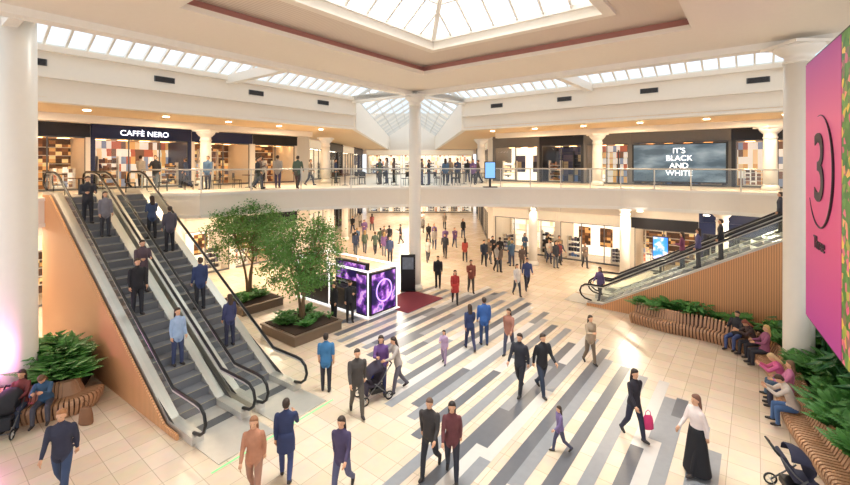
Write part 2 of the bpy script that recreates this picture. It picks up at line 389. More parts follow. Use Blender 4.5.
# ------------------------------------------------------------------ SHOPFRONTS
SH = [0]
def shop(p, q, z0, z1, style, signcol, group, sign=None, signm=None, label=None, nb=None, lampm=LAMPW, dep=3.0):
    SH[0] += 1
    p = Vector((p[0], p[1], 0)); q = Vector((q[0], q[1], 0)); L = (q - p).length; x = (q - p) / L; y = Vector((-x.y, x.x, 0))
    M = frame(p + Z * z0, x, y); h = z1 - z0
    rt = root('shopfront', M, label or 'glazed shopfront with lit display interior', 'shop', group)
    hs = min(h - .3, 2.75)
    b = MB(); b.box(.02, L - .02, -.12, .1, hs, hs + .62); b.box(.02, L - .02, -.16, .1, hs + .6, hs + .68)
    mkobj('sign_board', b.mesh('sign_board', [signcol]), rt)
    b = MB(); b.box(.0, L, .0, .15, hs + .6, h); b.box(0, .2, -.08, dep, 0, h); b.box(L - .2, L, -.08, dep, 0, h)
    mkobj('surround', b.mesh('surround', [WHITE if style % 2 else signcol]), rt)
    b = MB(); b.box(.2, L - .2, dep - .1, dep, 0, h)
    if SH[0] % 3:
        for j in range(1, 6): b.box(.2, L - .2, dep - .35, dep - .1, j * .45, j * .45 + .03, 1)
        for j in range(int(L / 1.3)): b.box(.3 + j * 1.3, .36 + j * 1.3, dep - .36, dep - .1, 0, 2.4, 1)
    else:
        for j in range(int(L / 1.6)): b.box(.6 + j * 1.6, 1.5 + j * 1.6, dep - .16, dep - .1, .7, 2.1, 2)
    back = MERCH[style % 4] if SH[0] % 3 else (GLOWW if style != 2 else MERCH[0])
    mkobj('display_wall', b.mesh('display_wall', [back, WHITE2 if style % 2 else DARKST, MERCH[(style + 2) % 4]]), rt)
    b = MB(); b.box(.2, L - .2, 0.1, dep - .1, hs, hs + .1); mkobj('shop_ceiling', b.mesh('shop_ceiling', [WARMC]), rt)
    b = MB()
    for yy in (.5, 1.6):
        for k in range(int(L / 1.1)): b.box(.6 + k * 1.1, 1.1 + k * 1.1, yy, yy + .22, hs - .03, hs - .01)
    mkobj('ceiling_lamp', b.mesh('ceiling_lamp', [lampm]), rt)
    n = nb or max(2, round(L / 1.7)); w = (L - .4) / n; door = n // 2
    b = MB()
    for k in range(n + 1): b.box(.2 + k * w - .025, .2 + k * w + .025, -.02, .06, 0, hs)
    b.box(.2, L - .2, -.02, .06, 0, .1); b.box(.2, L - .2, -.02, .06, hs - .06, hs)
    mkobj('window_frame', b.mesh('window_frame', [DARKST]), rt)
    for k in range(n):
        if k == door: continue
        xa, xb = .23 + k * w, .17 + (k + 1) * w
        b = MB(); b.poly([(xa, .02, .1), (xb, .02, .1), (xb, .02, hs - .06), (xa, .02, hs - .06)]); mkobj('window_pane', b.mesh('window_pane', [GLD]), rt)
    for k in range(n):
        if k == door: continue
        xc = .2 + (k + .5) * w; hh = R.uniform(1.0, 1.9)
        b = MB(); b.box(xc - w * .32, xc + w * .32, .6, 1.0, 0, .12); b.box(xc - w * .32, xc - w * .29, .6, 1.0, 0, hh); b.box(xc + w * .29, xc + w * .32, .6, 1.0, 0, hh)
        nz = 4
        for j in range(nz):
            zz = .12 + j * (hh - .12) / nz; b.box(xc - w * .3, xc + w * .3, .6, 1.0, zz, zz + .03)
            for g_ in range(4):
                xx = xc - w * .26 + g_ * w * .135; b.box(xx, xx + w * .1, .66, .9, zz + .03, zz + .03 + R.uniform(.12, .3), 1)
        mkobj('display_shelf', b.mesh('display_shelf', [WHITE2, MERCH[(style + 1) % 4]]), rt)
    if sign: text('sign_text', sign, .42, signm or LAMPC, Matrix.Translation((L / 2, -.14, hs + .3)) @ UP, rt)
    return rt
NAVY = mat('navy_sign', '1C2750', .4); BLK = mat('black_sign', '1E1C20', .35); CREAM = mat('cream_sign', 'F0E2CA', .5, emit=.25)
GREYS = mat('grey_sign', '7A7672', .4)
def seg(Fm, t0, t1, s=12.5): 
    a = Fm @ Vector((t0, s, 0)); b = Fm @ Vector((t1, s, 0)); return a, b
for t0, t1, st, sc, sg in ((-24, -16.5, 3, BLK, None), (-16.5, -11.6, 3, BLK, None), (-11.6, -6.6, 2, NAVY, 'CAFFÈ NERO'), (-6.6, -2.6, 3, NAVY, None), (-2.6, 1, 3, BLK, None)):
    a, b = seg(FL, t0, t1); shop(a, b, H2, 9.2, st, sc, 'gallery shopfronts', sg, label='dark glazed café shopfront with warm lit interior' if sg else None)
for t0, t1, st, sc in ((-2, 2, 0, GREYS), (2, 5.3, 2, BLK), (5.3, 8.4, 0, GREYS), (13.8, 18, 2, BLK), (18, 24, 2, BLK)):
    a, b = seg(FR, t0, t1); shop(a, b, H2, 9.2, st, sc, 'gallery shopfronts')
a, b = seg(FR, 8.4, 13.8); sh = shop(a, b, H2, 9.2, 2, GREYS, 'gallery shopfronts', label='grey shopfront behind the large advertising screen')
scr = root('advertising_screen', FR @ Matrix.Translation((11.1, 12.1, H2 + .2)), 'wide flat advertising screen with white lettering', 'screen')
b = MB(); b.box(-2.55, 2.55, -.08, .1, -.0, 2.45); mkobj('screen_frame', b.mesh('screen_frame', [BLACKP]), scr)
b = MB(); b.box(-2.45, 2.45, -.1, -.08, .08, 2.37)
mkobj('display', b.mesh('display', [pattern('screen_image', 'noise', [(0, '1C2834'), (.45, '3C5264'), (.6, '6A8092'), (.8, '9AAAB8')], (.5, .5, 1.4), emit=.5)]), scr)
text('screen_text', "IT'S\nBLACK\nAND\nWHITE", .46, mat('white_letters', 'FFFFFF', .5, emit=1.5), Matrix.Translation((.1, -.12, 1.28)) @ UP, scr, spc=1.0)
for z0, z1, tag in ((H2, 9.2, 'gallery street shopfronts'), (0, 4.42, 'ground street shopfronts')):
    l0 = (FL @ Vector((1, 12.5, 0))) + Vector((0, 3.2, 0)); l1 = Vector((-9.0, 60, 0)); r0 = (FR @ Vector((-2, 12.5, 0))) + Vector((0, 2.4, 0)); r1 = Vector((7.4, 60, 0))
    for k in range(4):
        shop(l0.lerp(l1, k / 4), l0.lerp(l1, (k + 1) / 4), z0, z1, k + 1, [CREAM, BLK, CREAM, NAVY][k], tag, dep=2.0, lampm=LAMP)
        shop(r1.lerp(r0, k / 4), r1.lerp(r0, (k + 1) / 4), z0, z1, k, [BLK, CREAM, GREYS, CREAM][k], tag, dep=2.0, lampm=LAMP)
    shop((-8.5, 61), (7, 61), z0, z1, 1, CREAM, tag, label='bright shopfront closing the end of the shopping street', lampm=LAMP, dep=1.5)
mb = MB(); q0 = FL @ Vector((1.05, 12.5, 0)); mb.box(q0.x - .2, q0.x, q0.y, q0.y + 3.2, 0, 9.2); q0 = FR @ Vector((-2.05, 12.5, 0)); mb.box(q0.x, q0.x + .2, q0.y, q0.y + 2.4, 0, 9.2)
struct('wall_corner', mb, [WHITE], None, 'white wall returns at the mouth of the shopping street')
SH[0] = 0
for t0, t1, st, sc in ((-22, -15, 1, CREAM), (-15, -9, 3, CREAM), (-9, -4, 1, CREAM), (-4, 1, 3, BLK)):
    a, b = seg(FL, t0, t1); shop(a, b, 0, 4.42, st, sc, 'ground level shopfronts', lampm=LAMP)
for t0, t1, st, sc in ((-2, 3.4, 1, CREAM), (3.4, 8.4, 1, CREAM), (8.4, 12.2, 3, BLK), (12.2, 17.5, 2, NAVY), (17.5, 23, 2, BLK)):
    a, b = seg(FR, t0, t1); shop(a, b, 0, 4.42, st, sc, 'ground level shopfronts', lampm=LAMP)
for t_ in (10.2, 14.5):
    p = FR @ Vector((t_, 12.0, 0))
    rt = root('information_monitor', frame(p, -B, A), 'portrait monitor on a slim stand with a blue picture', 'screen', 'portrait monitors')
    b = MB(); b.box(-.4, .4, -.2, .2, 0, .05); b.box(-.06, .06, -.03, .03, .05, 1.0); mkobj('stand', b.mesh('stand', [BLACKP]), rt)
    b = MB(); b.box(-.45, .45, -.06, .06, .9, 2.4); mkobj('casing', b.mesh('casing', [BLACKP]), rt)
    b = MB(); b.box(-.4, .4, -.075, -.06, .96, 2.34); mkobj('display', b.mesh('display', [MATS.get('blue_picture') or pattern('blue_picture', 'noise', [(0, '0E2A9A'), (.5, '2D7BFF'), (.7, 'F4D84A')], (2, 2, 2), emit=1.2)]), rt)
rt = root('information_monitor', frame(ground(490, 187.4, H2) , Vector((1, 0, 0)), Vector((0, 1, 0))), 'portrait monitor with a pale blue picture by the railing', 'screen', 'portrait monitors')
b = MB(); b.box(-.4, .4, -.2, .2, 0, .05); b.box(-.06, .06, -.03, .03, .05, .6); mkobj('stand', b.mesh('stand', [BLACKP]), rt)
b = MB(); b.box(-.32, .32, -.06, .06, .5, 1.5); mkobj('casing', b.mesh('casing', [BLACKP]), rt)
b = MB(); b.box(-.28, .28, -.075, -.06, .55, 1.45); mkobj('display', b.mesh('display', [mat('pale_blue_picture', '7AB0E8', .4, emit=.8)]), rt)
# ------------------------------------------------------------------ DOWNLIGHTS
dl = MB(); dl.lathe([(.14, 0), (.14, .03)], 12); dlm = dl.mesh('downlight', [LAMP])
def downl(p): 
    mkobj('downlight', dlm, None, Matrix.Translation(p), 'round recessed ceiling downlight', 'lamp', 'recessed downlights')
for Fm, sg_ in ((FL, -1), (FR, 1)):
    for t in (1, 4, 7, 10, 13, 16):
        for s_ in (7.0, 10.9):
            p = Fm @ Vector((sg_ * t, s_, 9.16)); downl(p)
            if not (sg_ < 0 and t > 8): p = Fm @ Vector((sg_ * t, s_ if s_ < 8 else 10.9, 4.38)); downl(p)
for yy in range(28, 58, 4):
    for xx in (-6, -2, 2): downl(Vector((xx, yy, 4.38)))
def area(p, sx, sy, w, col, rx=0):
    l = bpy.data.lights.new('area_lamp', 'AREA'); l.shape = 'RECTANGLE'; l.size = sx; l.size_y = sy; l.energy = w; l.color = col
    o = bpy.data.objects.new('ceiling_light', l); COL.objects.link(o); o.location = p; o.rotation_euler = (rx, 0, -TH)
    return o
WC = (1, .78, .52)
for Fm, sg_ in ((FL, -1), (FR, 1)):
    for t in (3, 9, 15): 
        area(Fm @ Vector((sg_ * t, 9, 4.36)), .4, .4, 320, (1, .82, .6)); area(Fm @ Vector((sg_ * t, 7.5, 9.14)), .4, .4, 170, WC)
for yy in (28, 36, 44, 54): area(Vector((-2, yy, 4.36)), .5, .5, 400, (1, .88, .72))
# magenta planter uplight at the foot of the tall column
pl = bpy.data.lights.new('planter_uplight', 'POINT'); pl.energy = 60; pl.color = (1, .25, .8); pl.shadow_soft_size = .1
po = bpy.data.objects.new('planter_uplight', pl); COL.objects.link(po); po.location = (-11.75, 11.2, 1.7)
# ------------------------------------------------------------------ ESCALATORS
stepme = MB(); stepme.box(0, .41, -.5, .5, -.03, 0, 0); stepme.box(0, .02, -.5, .5, -.24, -.03, 0); stepme.box(-.005, .02, -.5, .5, -.006, .003, 1)
stepm = stepme.mesh('step', [STEP, YELLOW])
def escalator(o, u, v, LB, label, group):
    LE = LB + 9.7
    zl = lambda x: 0 if x <= LB else (H2 if x >= LE else (x - LB) / 9.7 * H2)
    rt = root('escalator', frame(o, u, v), label, 'escalator', group)
    for vv in (.14, 1.46):
        pts = [(.62, vv, .22), (.3, vv, .28), (.12, vv, .42), (.05, vv, .62), (.12, vv, .84), (.3, vv, .97), (.55, vv, 1.0)] + [(x, vv, zl(x) * 1 + 1.0) for x in (LB - .2, LB, LB + .2, LB + .7, 5, 8, 10.5, LE - .2, LE + .3, LE + .6)] + [(LE + 1.3, vv, H2 + 1.0), (LE + 1.6, vv, H2 + .9), (LE + 1.72, vv, H2 + .65), (LE + 1.6, vv, H2 + .38), (LE + 1.3, vv, H2 + .28)]
        b = MB(); b.tube(pts, .042, 8); mkobj('handrail', b.mesh('handrail', [RUBBER]), rt)
        low = [(x, zl(x) + .2) for x in (LE + 1.3, LE, 8, 5, LB, .5)]
        b = MB(); b.poly([(x, vv, z) for x, z in [(.16, .45), (.1, .62), (.17, .82), (.32, .92), (.55, .95), (LB - .2, .95), (LB, .95), (LE, H2 + .95), (LE + 1.3, H2 + .95), (LE + 1.6, H2 + .8), (LE + 1.6, H2 + .35)] + low])
        mkobj('balustrade_panel', b.mesh('balustrade_panel', [GL]), rt)
        b = MB(); b.tube([(x, y, z - .065) for x, y, z in pts[4:-4]], .026, 6); mkobj('handrail_track', b.mesh('handrail_track', [STEEL]), rt)
        prof = [(.45, .0), (.45, .2), (LB, .2), (LE, H2 + .2), (LE + 1.4, H2 + .2), (LE + 1.4, H2 - .0), (LE, H2 - .25), (LB + .2, -.0)]
        b = MB(); v0 = .02 if vv < 1 else 1.3; b.ext([(x, v0, z) for x, z in prof], (0, .28, 0)); mkobj('deck_skirt', b.mesh('deck_skirt', [STEEL]), rt)
    prof = [(.9, 0), (LB + .1, -.03), (LE + .1, H2 - .3), (LE + .8, H2 - .35), (LE + .8, H2 - 1.15), (LE + .6, H2 - 1.15), (LB + 1.75, 0)]
    b = MB(); b.ext([(x, .04, z) for x, z in prof], (0, 1.52, 0)); mkobj('truss', b.mesh('truss', [DARKST]), rt)
    for k in range(24):
        mkobj('step', stepm, rt, Matrix.Translation((LB + k * .404, .8, (k + 1) * H2 / 24)))
    b = MB(); b.box(-.7, LB, .05, 1.55, 0.006, .02, 0); mkobj('landing_plate', b.mesh('landing_plate', [STEEL]), rt)
    b = MB(); b.box(.8, 1.1, .3, 1.3, .02, .035, 0); mkobj('comb_plate', b.mesh('comb_plate', [DARKST]), rt)
    b = MB(); b.box(LE, LE + 1.7, .3, 1.3, H2 - .1, H2 + .01, 0); mkobj('top_plate', b.mesh('top_plate', [STEEL]), rt)
    return rt
def esc_pair(o, u, v, LB, nm):
    escalator(o, u, v, LB, 'steel escalator with black handrails and glass sides', nm)
    escalator(o + v * 1.72, u, v, LB, 'steel escalator with black handrails and glass sides', nm)
esc_pair(EL, BE, -AE, LBL, 'paired escalators by the trees')
esc_pair(R0, -B, A, LBR, 'paired escalators by the benches')
def cladding(o, u, v, vv, LB, label):
    LE = LB + 9.7
    rt = MB(); rt.ext([(x, vv, z) for x, z in [(LB - .7, 0), (LB - .7, .12), (LB, .14), (LE, H2 + .1), (LE + .9, H2 + .1), (LE + .9, 0)]], (0, .06, 0))
    w = mkobj('wood_cladding', rt.mesh('wood_cladding', [WOOD]), None, frame(o, u, v), label, 'wall panel')
cladding(EL, BE, -AE, 3.36, LBL, 'orange vertical timber cladding along the escalator side')
cladding(R0, -B, A, -.1, LBR, 'orange vertical timber cladding along the escalator side')
mb = MB(); mb.box(-.84, -.8, -.1, 3.5, .004, .012)
mkobj('floor_light_strip', mb.mesh('floor_light_strip', [mat('green_glow', '7CE08A', .5, emit=.4)]), None, frame(EL, BE, -AE), 'green lit strip at the escalator landing edge', 'light strip')
# ------------------------------------------------------------------ PLANTS
def fern(n=15, L=.8, seed=0):
    r = random.Random(seed); b = MB()
    for i in range(n):
        az = 2 * math.pi * i / n + r.uniform(-.3, .3); el = r.uniform(.5, 1.3); l = L * r.uniform(.75, 1.15); pts = []
        d = Vector((math.cos(az), math.sin(az), 0))
        for k in range(9):
            f = k / 8; pts.append(d * (l * f * math.cos(el) + l * .25 * f * f) + Z * (l * math.sin(el) * (f - .5 * f * f) * 1.2 + .02))
        b.tube(pts, [.012 * (1 - k / 9) + .003 for k in range(9)], 4)
        sd = d.cross(Z)
        for k in range(1, 9):
            for h in (0, .5):
                f = min(1, (k + h) / 8.5); i0 = min(7, int(f * 8)); p = pts[i0].lerp(pts[i0 + 1], f * 8 - i0)
                tg = (pts[i0 + 1] - pts[i0]).normalized(); ll = l * .26 * math.sin(math.pi * min(1, f * .85 + .12))
                for sg_ in (-1, 1):
                    e = p + sd * sg_ * ll + tg * ll * .45 - Z * ll * .2; m_ = (p + e) / 2
                    b.add([p, m_ + tg * .03, e, m_ - tg * .03], [(0, 1, 2, 3)])
    return b
def broad(n=12, L=.9, seed=0):
    r = random.Random(seed); b = MB()
    for i in range(n):
        az = 2 * math.pi * i / n + r.uniform(-.4, .4); el = r.uniform(.8, 1.45); l = L * r.uniform(.6, 1.1); d = Vector((math.cos(az), math.sin(az), 0))
        tip = d * l * math.cos(el) + Z * l * math.sin(el); b.tube([(0, 0, 0), tip * .55 + Z * .05, tip], [.014, .01, .007], 4)
        sd = d.cross(Z); s_ = l * .26; o = tip; fw = (d + Z * r.uniform(-.6, .1)).normalized()
        out = [o - fw * .05, o + sd * s_ * .5 - fw * s_ * .1, o + sd * s_ * .55 + fw * s_ * .45, o + sd * s_ * .3 + fw * s_ * .95, o + fw * s_ * 1.5, o - sd * s_ * .3 + fw * s_ * .95, o - sd * s_ * .55 + fw * s_ * .45, o - sd * s_ * .5 - fw * s_ * .1]
        mid = o + fw * s_ * .5 - Z * .04
        b.add(out + [mid], [(k, (k + 1) % 8, 8) for k in range(8)])
    return b
def upright(n=14, L=1.3, seed=0):
    r = random.Random(seed); b = MB()
    for i in range(n):
        az = r.uniform(0, 6.28); d = Vector((math.cos(az), math.sin(az), 0)); l = L * r.uniform(.6, 1.1); sp = r.uniform(.1, .45); sd = d.cross(Z)
        w = .05; P = [d * (l * sp * f * f) + Z * (l * f * (1 - .25 * sp * f)) for f in (0, .35, .7, 1)]
        b.add([P[0] - sd * w * .5, P[0] + sd * w * .5, P[1] - sd * w, P[1] + sd * w, P[2] - sd * w * .8, P[2] + sd * w * .8, P[3]], [(0, 1, 3, 2), (2, 3, 5, 4), (4, 5, 6)])
    return b
PM = [fern(19, .75, 1).mesh('fern', [LEAF]), fern(16, .6, 2).mesh('fern', [LEAF]), broad(24, .8, 3).mesh('leafy_plant', [LEAF2]), upright(24, 1.2, 4).mesh('grass_plant', [LEAF2]), broad(20, .55, 5).mesh('leafy_plant', [LEAF])]
PN = ['fern', 'fern', 'leafy_plant', 'grass_plant', 'leafy_plant']
PLB = ['bright green arching fern in the bench planter', 'small green fern in the bench planter', 'dark green broad-leaved plant in the planter', 'upright strap-leaved dark green plant', 'low green broad-leaved plant in the planter']
def plant(k, p, sc, grp):
    mkobj(PN[k], PM[k], None, Matrix.Translation(p) @ Matrix.Rotation(R.uniform(0, 6.28), 4, 'Z') @ Matrix.Diagonal((min(sc, 1.1), min(sc, 1.1), sc, 1)), PLB[k], 'plant', grp)
# ------------------------------------------------------------------ BENCHES + PLANTERS
BP = [(.14, 0), (.05, .16), (0, .34), (.02, .42), (.08, .46), (.46, .44), (.54, .62), (.6, .78), (.66, .82), (.71, .78), (.7, .5), (.64, 0)]
def resample(P, st):
    P = [Vector((p[0], p[1], 0)) for p in P]
    S = []
    for i in range(len(P) - 1):
        p0 = P[max(0, i - 1)]; p1 = P[i]; p2 = P[i + 1]; p3 = P[min(len(P) - 1, i + 2)]
        for k in range(12):
            t = k / 12; S.append(.5 * ((2 * p1) + (p2 - p0) * t + (2 * p0 - 5 * p1 + 4 * p2 - p3) * t * t + (3 * p1 - p0 - 3 * p2 + p3) * t ** 3))
    S.append(P[-1]); out = [S[0]]; acc = 0
    for i in range(1, len(S)):
        a = S[i - 1]; L = (S[i] - a).length
        while acc + L >= st:
            f = (st - acc) / L; a = a.lerp(S[i], f); out.append(a); L = (S[i] - a).length; acc = 0
        acc += L
    return out
def bench(P, label):
    Q = resample(P, .115); b = MB()
    for i in range(len(Q) - 1):
        T = (Q[i + 1] - Q[i]).normalized(); N_ = Vector((-T.y, T.x, 0))
        b.ext([Q[i] + N_ * d + Z * z for d, z in BP], T * .075, 0)
    Q2 = Q[::5] + [Q[-1]]
    core = [(.17, 0), (.09, .17), (.05, .34), (.1, .42), (.47, .4), (.6, .7), (.62, 0)]
    vs = []; n = len(core)
    for i, q in enumerate(Q2):
        T = (Q2[min(i + 1, len(Q2) - 1)] - Q2[max(0, i - 1)]).normalized(); N_ = Vector((-T.y, T.x, 0))
        vs += [q + N_ * d + Z * z for d, z in core]
    b.add(vs, [(i * n + k, i * n + (k + 1) % n, (i + 1) * n + (k + 1) % n, (i + 1) * n + k) for i in range(len(Q2) - 1) for k in range(n)], 1)
    mkobj('slatted_bench', b.mesh('slatted_bench', [BWOOD, BWOODD]), None, None, label, 'bench')
    return Q
RB = [(8.9, 18.3), (9.8, 17.2), (10.8, 16.4), (11.5, 15.3), (11.1, 13.8), (10.2, 12.3), (9.4, 11.1), (8.75, 9.7), (8.25, 8.4), (7.9, 7.2)]
Q = bench(RB, 'long curving ribbed timber bench wrapping the planter')
def escd(p): return -(p - R0).dot(A) - .12
inner = []; outer = []; Q3 = Q[::6] + [Q[-1]]
for i, q in enumerate(Q3):
    T = (Q3[min(i + 1, len(Q3) - 1)] - Q3[max(0, i - 1)]).normalized(); N_ = Vector((-T.y, T.x, 0))
    ip = q + N_ * .72
    inner.append(ip)
    w_ = 2.6
    while w_ > .15 and (escd(ip + N_ * w_) < .05): w_ -= .1
    outer.append(ip + N_ * w_)
mb = MB()
for i in range(len(inner) - 1):
    mb.prism([(inner[i].x, inner[i].y), (inner[i + 1].x, inner[i + 1].y), (outer[i + 1].x, outer[i + 1].y), (outer[i].x, outer[i].y)], 0, .62)
mkobj('planting_bed', mb.mesh('planting_bed', [SOIL]), None, None, 'raised soil bed behind the curved bench', 'planter')
RC = FR @ Vector((16, 0, 0))
for i in range(len(inner)):
    W = (outer[i] - inner[i]).length; n = max(1, int(W / .55))
    for k in range(n):
        for rep in range(2):
            f = (k + R.uniform(.2, .8)) / n; p = inner[i].lerp(outer[i], f) + Z * .6 + Vector((R.uniform(-.2, .2), R.uniform(-.2, .2), 0))
            if (p - RC - Z * .6).length < .8: continue
            big = i > len(inner) * .3
            kk = R.choice([0, 3, 2, 3, 0, 2]) if k else R.choice([0, 1, 4, 0])
            plant(kk, p, (R.uniform(1.3, 2.1) if k else R.uniform(.9, 1.2)) if big else R.uniform(.8, 1.1), 'plants in the curved planter')
LP = [(-13.2, 10.7), (-12.2, 10.75), (-11.1, 10.85), (-10.2, 11.1), (-9.55, 11.5), (-9.35, 12.05), (-9.5, 12.5)]
bench(LP, 'curved ribbed timber bench around the column planter')
LPv = resample(LP, .4)
pol = []
for i, q in enumerate(LPv):
    T = (LPv[min(i + 1, len(LPv) - 1)] - LPv[max(0, i - 1)]).normalized(); pol.append(q + Vector((-T.y, T.x, 0)) * .74)
pol2 = [(p.x, p.y) for p in pol] + [(-11.0, 13.9), (-13.3, 13.9)]
mb = MB(); mb.prism(pol2, 0, .75); mkobj('planting_bed', mb.mesh('planting_bed', [SOIL]), None, None, 'raised soil bed around the tall white column', 'planter')
cnt = 0
while cnt < 58:
    e = R.choice(pol); c_ = Vector((-11.7, 13.4, 0)); f = R.uniform(.03, .9)
    p = e.lerp(c_, f); 
    if (p - LCOL).length < .7: continue
    plant(R.choice([0, 0, 1, 0, 4, 0]) if f > .2 else R.choice([0, 1]), p + Z * .73, R.uniform(1.0, 1.7) if f > .3 else R.uniform(.9, 1.2), 'ferns around the tall column'); cnt += 1
# ------------------------------------------------------------------ TREES
def tree(p, zc, rx, rz, seed, label):
    r = random.Random(seed); rt = root('tree', Matrix.Translation(p), label, 'tree', 'indoor trees')
    b = MB(); tips = []
    for s_ in range(3):
        a0 = s_ * 2.1 + r.random(); pts = [Vector((math.cos(a0) * .08, math.sin(a0) * .08, 0))]
        for k in range(1, 7):
            f = k / 6; pts.append(Vector((math.cos(a0 + f * 1.5) * (.08 + rx * .3 * f * f), math.sin(a0 + f * 1.5) * (.08 + rx * .3 * f * f), (zc - .1) * f)))
        b.tube(pts, [.075 - .008 * k for k in range(7)], 7)
        for q in range(6):
            st = pts[r.choice([3, 4, 5, 6])]; a = r.uniform(0, 6.28); e = r.uniform(-.3, 1.1); l = rx * r.uniform(.5, .85)
            en = Vector((math.cos(a) * l * math.cos(e), math.sin(a) * l * math.cos(e), zc + math.sin(e) * rz * .8)); m_ = st.lerp(en, .5) + Z * .12
            b.tube([st, m_, en], [.03, .02, .01], 5); tips += [en, m_]
    mkobj('trunk', b.mesh('trunk', [BARK]), rt)
    b = MB()
    cl = []
    for k in range(95):
        u = Vector((r.gauss(0, 1), r.gauss(0, 1), r.gauss(0, 1))).normalized() * (r.random() ** .35)
        cl.append(Vector((u.x * rx * .9, u.y * rx * .9, zc + u.z * rz * .9)))
    cl += tips
    for c_ in cl:
        for k in range(90):
            o = c_ + Vector((r.gauss(0, .18), r.gauss(0, .18), r.gauss(0, .13)))
            d = Vector((r.gauss(0, 1), r.gauss(0, 1), r.gauss(-.3, .7))).normalized(); s_ = d.cross(Vector((r.gauss(0, 1), r.gauss(0, 1), r.gauss(0, 1)))).normalized()
            l = r.uniform(.07, .13); b.add([o, o + d * l * .5 + s_ * l * .3, o + d * l, o + d * l * .5 - s_ * l * .3], [(0, 1, 2, 3)])
    mkobj('foliage', b.mesh('foliage', [LEAF3]), rt)
def planterbox(p, w, h, label):
    rt = root('planter_box', frame(p, A, B), label, 'planter', 'square tree planters')
    b = MB(); b.box(-w, w, -w, w, 0, h - .06); b.box(-w - .04, w + .04, -w - .04, w + .04, h - .08, h); mkobj('planter_tray', b.mesh('planter_tray', [PLANTER]), rt, bevel=.015)
    b = MB(); b.box(-w + .1, w - .1, -w + .1, w - .1, h, h + .03); mkobj('soil', b.mesh('soil', [SOIL]), rt)
    for k in range(20):
        q = p + A * R.uniform(-w + .3, w - .3) + B * R.uniform(-w + .3, w - .3) + Z * (h + .02)
        plant(R.choice([0, 1, 4, 1]), q, R.uniform(.5, .75), 'low plants under the trees')
t1 = ground(252, 306); t2 = ground(302, 331)
planterbox(t1, 1.05, .4, 'low bronze square planter with a tree and ferns'); planterbox(t2, 1.15, .4, 'low bronze square planter with a tree and ferns')
tree(t1 + Z * .42 + A * 0.1 + B * .5, 3.25, 2.15, 1.6, 11, 'leafy green indoor tree with slim twisted trunks')
tree(t2 + Z * .42, 2.75, 1.8, 1.85, 23, 'leafy green indoor tree with slim twisted trunks')
# ------------------------------------------------------------------ KIOSK
kp = ground(368, 319)
K = root('retail_kiosk', frame(kp, -B, A) , 'open retail kiosk with black counters and purple lightboxes', 'kiosk')
W1, D1 = 5.2, 1.9
b = MB()
for x in (-W1, -2.7, 0):
    for y in (0, D1): b.box(x - .025, x + .025, y - .025, y + .025, 0, 2.1)
for y in (0, D1): b.box(-W1 - .03, .03, y - .03, y + .03, 2.06, 2.14); b.box(-W1, 0, y - .03, y + .03, .0, .07)
for x in (-W1, 0): b.box(x - .03, x + .03, 0, D1, 2.06, 2.14)
mkobj('kiosk_frame', b.mesh('kiosk_frame', [mat('lit_white_frame', 'FFFFFF', .4, emit=.8)]), K)
b = MB(); b.box(-W1 + .1, -1.2, .06, .55, .07, 1.0); b.box(-W1 + .05, -1.15, .02, .6, 1.0, 1.06); b.box(-W1 + .1, -W1 + .6, .6, D1 - .1, .07, 1.0)
mkobj('counter', b.mesh('counter', [BLACKP]), K, bevel=.02)
b = MB(); b.box(-W1 + .15, -1.25, .08, .5, 1.06, 1.35); mkobj('glass_case', b.mesh('glass_case', [GL]), K)
b = MB(); b.box(-.1, .06, .1, D1 - .1, .1, 2.0); mkobj('lightbox_casing', b.mesh('lightbox_casing', [BLACKP]), K)
b = MB(); b.box(-.75, -.05, -.02, .1, .1, 2.0); mkobj('lightbox_casing', b.mesh('lightbox_casing', [BLACKP]), K)
b = MB(); b.box(-.71, -.09, -.04, -.02, .18, 1.92); mkobj('poster', b.mesh('poster', [NEB]), K)
b = MB(); b.box(.06, .08, .18, D1 - .18, .18, 1.92); mkobj('poster', b.mesh('poster', [NEB]), K)
ring = [(.09, D1 / 2 + .5 * math.cos(t), 1.1 + .5 * math.sin(t)) for t in [2 * math.pi * k / 32 for k in range(33)]]
b = MB(); b.tube(ring, .035, 6); mkobj('poster_ring', b.mesh('poster_ring', [mat('violet_ring', 'C8A0FF', .4, emit=1.0)]), K)
b = MB(); b.box(-4.2, -1.8, D1 - .25, D1 - .05, .07, 1.9); mkobj('back_cabinet', b.mesh('back_cabinet', [BLACKP]), K)
b = MB(); b.box(-4.1, -1.9, D1 - .27, D1 - .25, .9, 1.8); mkobj('poster', b.mesh('poster', [NEB]), K)
b = MB(); b.box(-W1 - .1, .15, -.12, D1 + .1, 0.005, .04); mkobj('plinth', b.mesh('plinth', [mat('white_plinth', 'F2F2F6', .3, emit=.2)]), K)
cp = ground(412, 300); b = MB(); b.box(-1.6, 1.2, -1.1, 1.1, .005, .025)
mkobj('carpet', b.mesh('carpet', [CARPET]), None, frame(cp, A, B), 'maroon carpet square beside the kiosk', 'carpet')
sp = ground(408, 291)
SB = root('display_totem', frame(sp, Vector((1, 0, 0)), Vector((0, 1, 0))), 'black freestanding poster totem on the carpet', 'sign')
b = MB(); b.box(-.42, .42, -.2, .2, .025, .07); mkobj('totem_foot', b.mesh('totem_foot', [BLACKP]), SB)
b = MB(); b.box(-.4, .4, -.06, .06, .07, 2.0); mkobj('totem_body', b.mesh('totem_body', [BLACKP]), SB, bevel=.01)
b = MB(); b.box(-.3, .3, -.07, -.06, 1.2, 1.85); mkobj('poster', b.mesh('poster', [mat('grey_poster', '6E7480', .5, emit=.2, var=.6)]), SB)
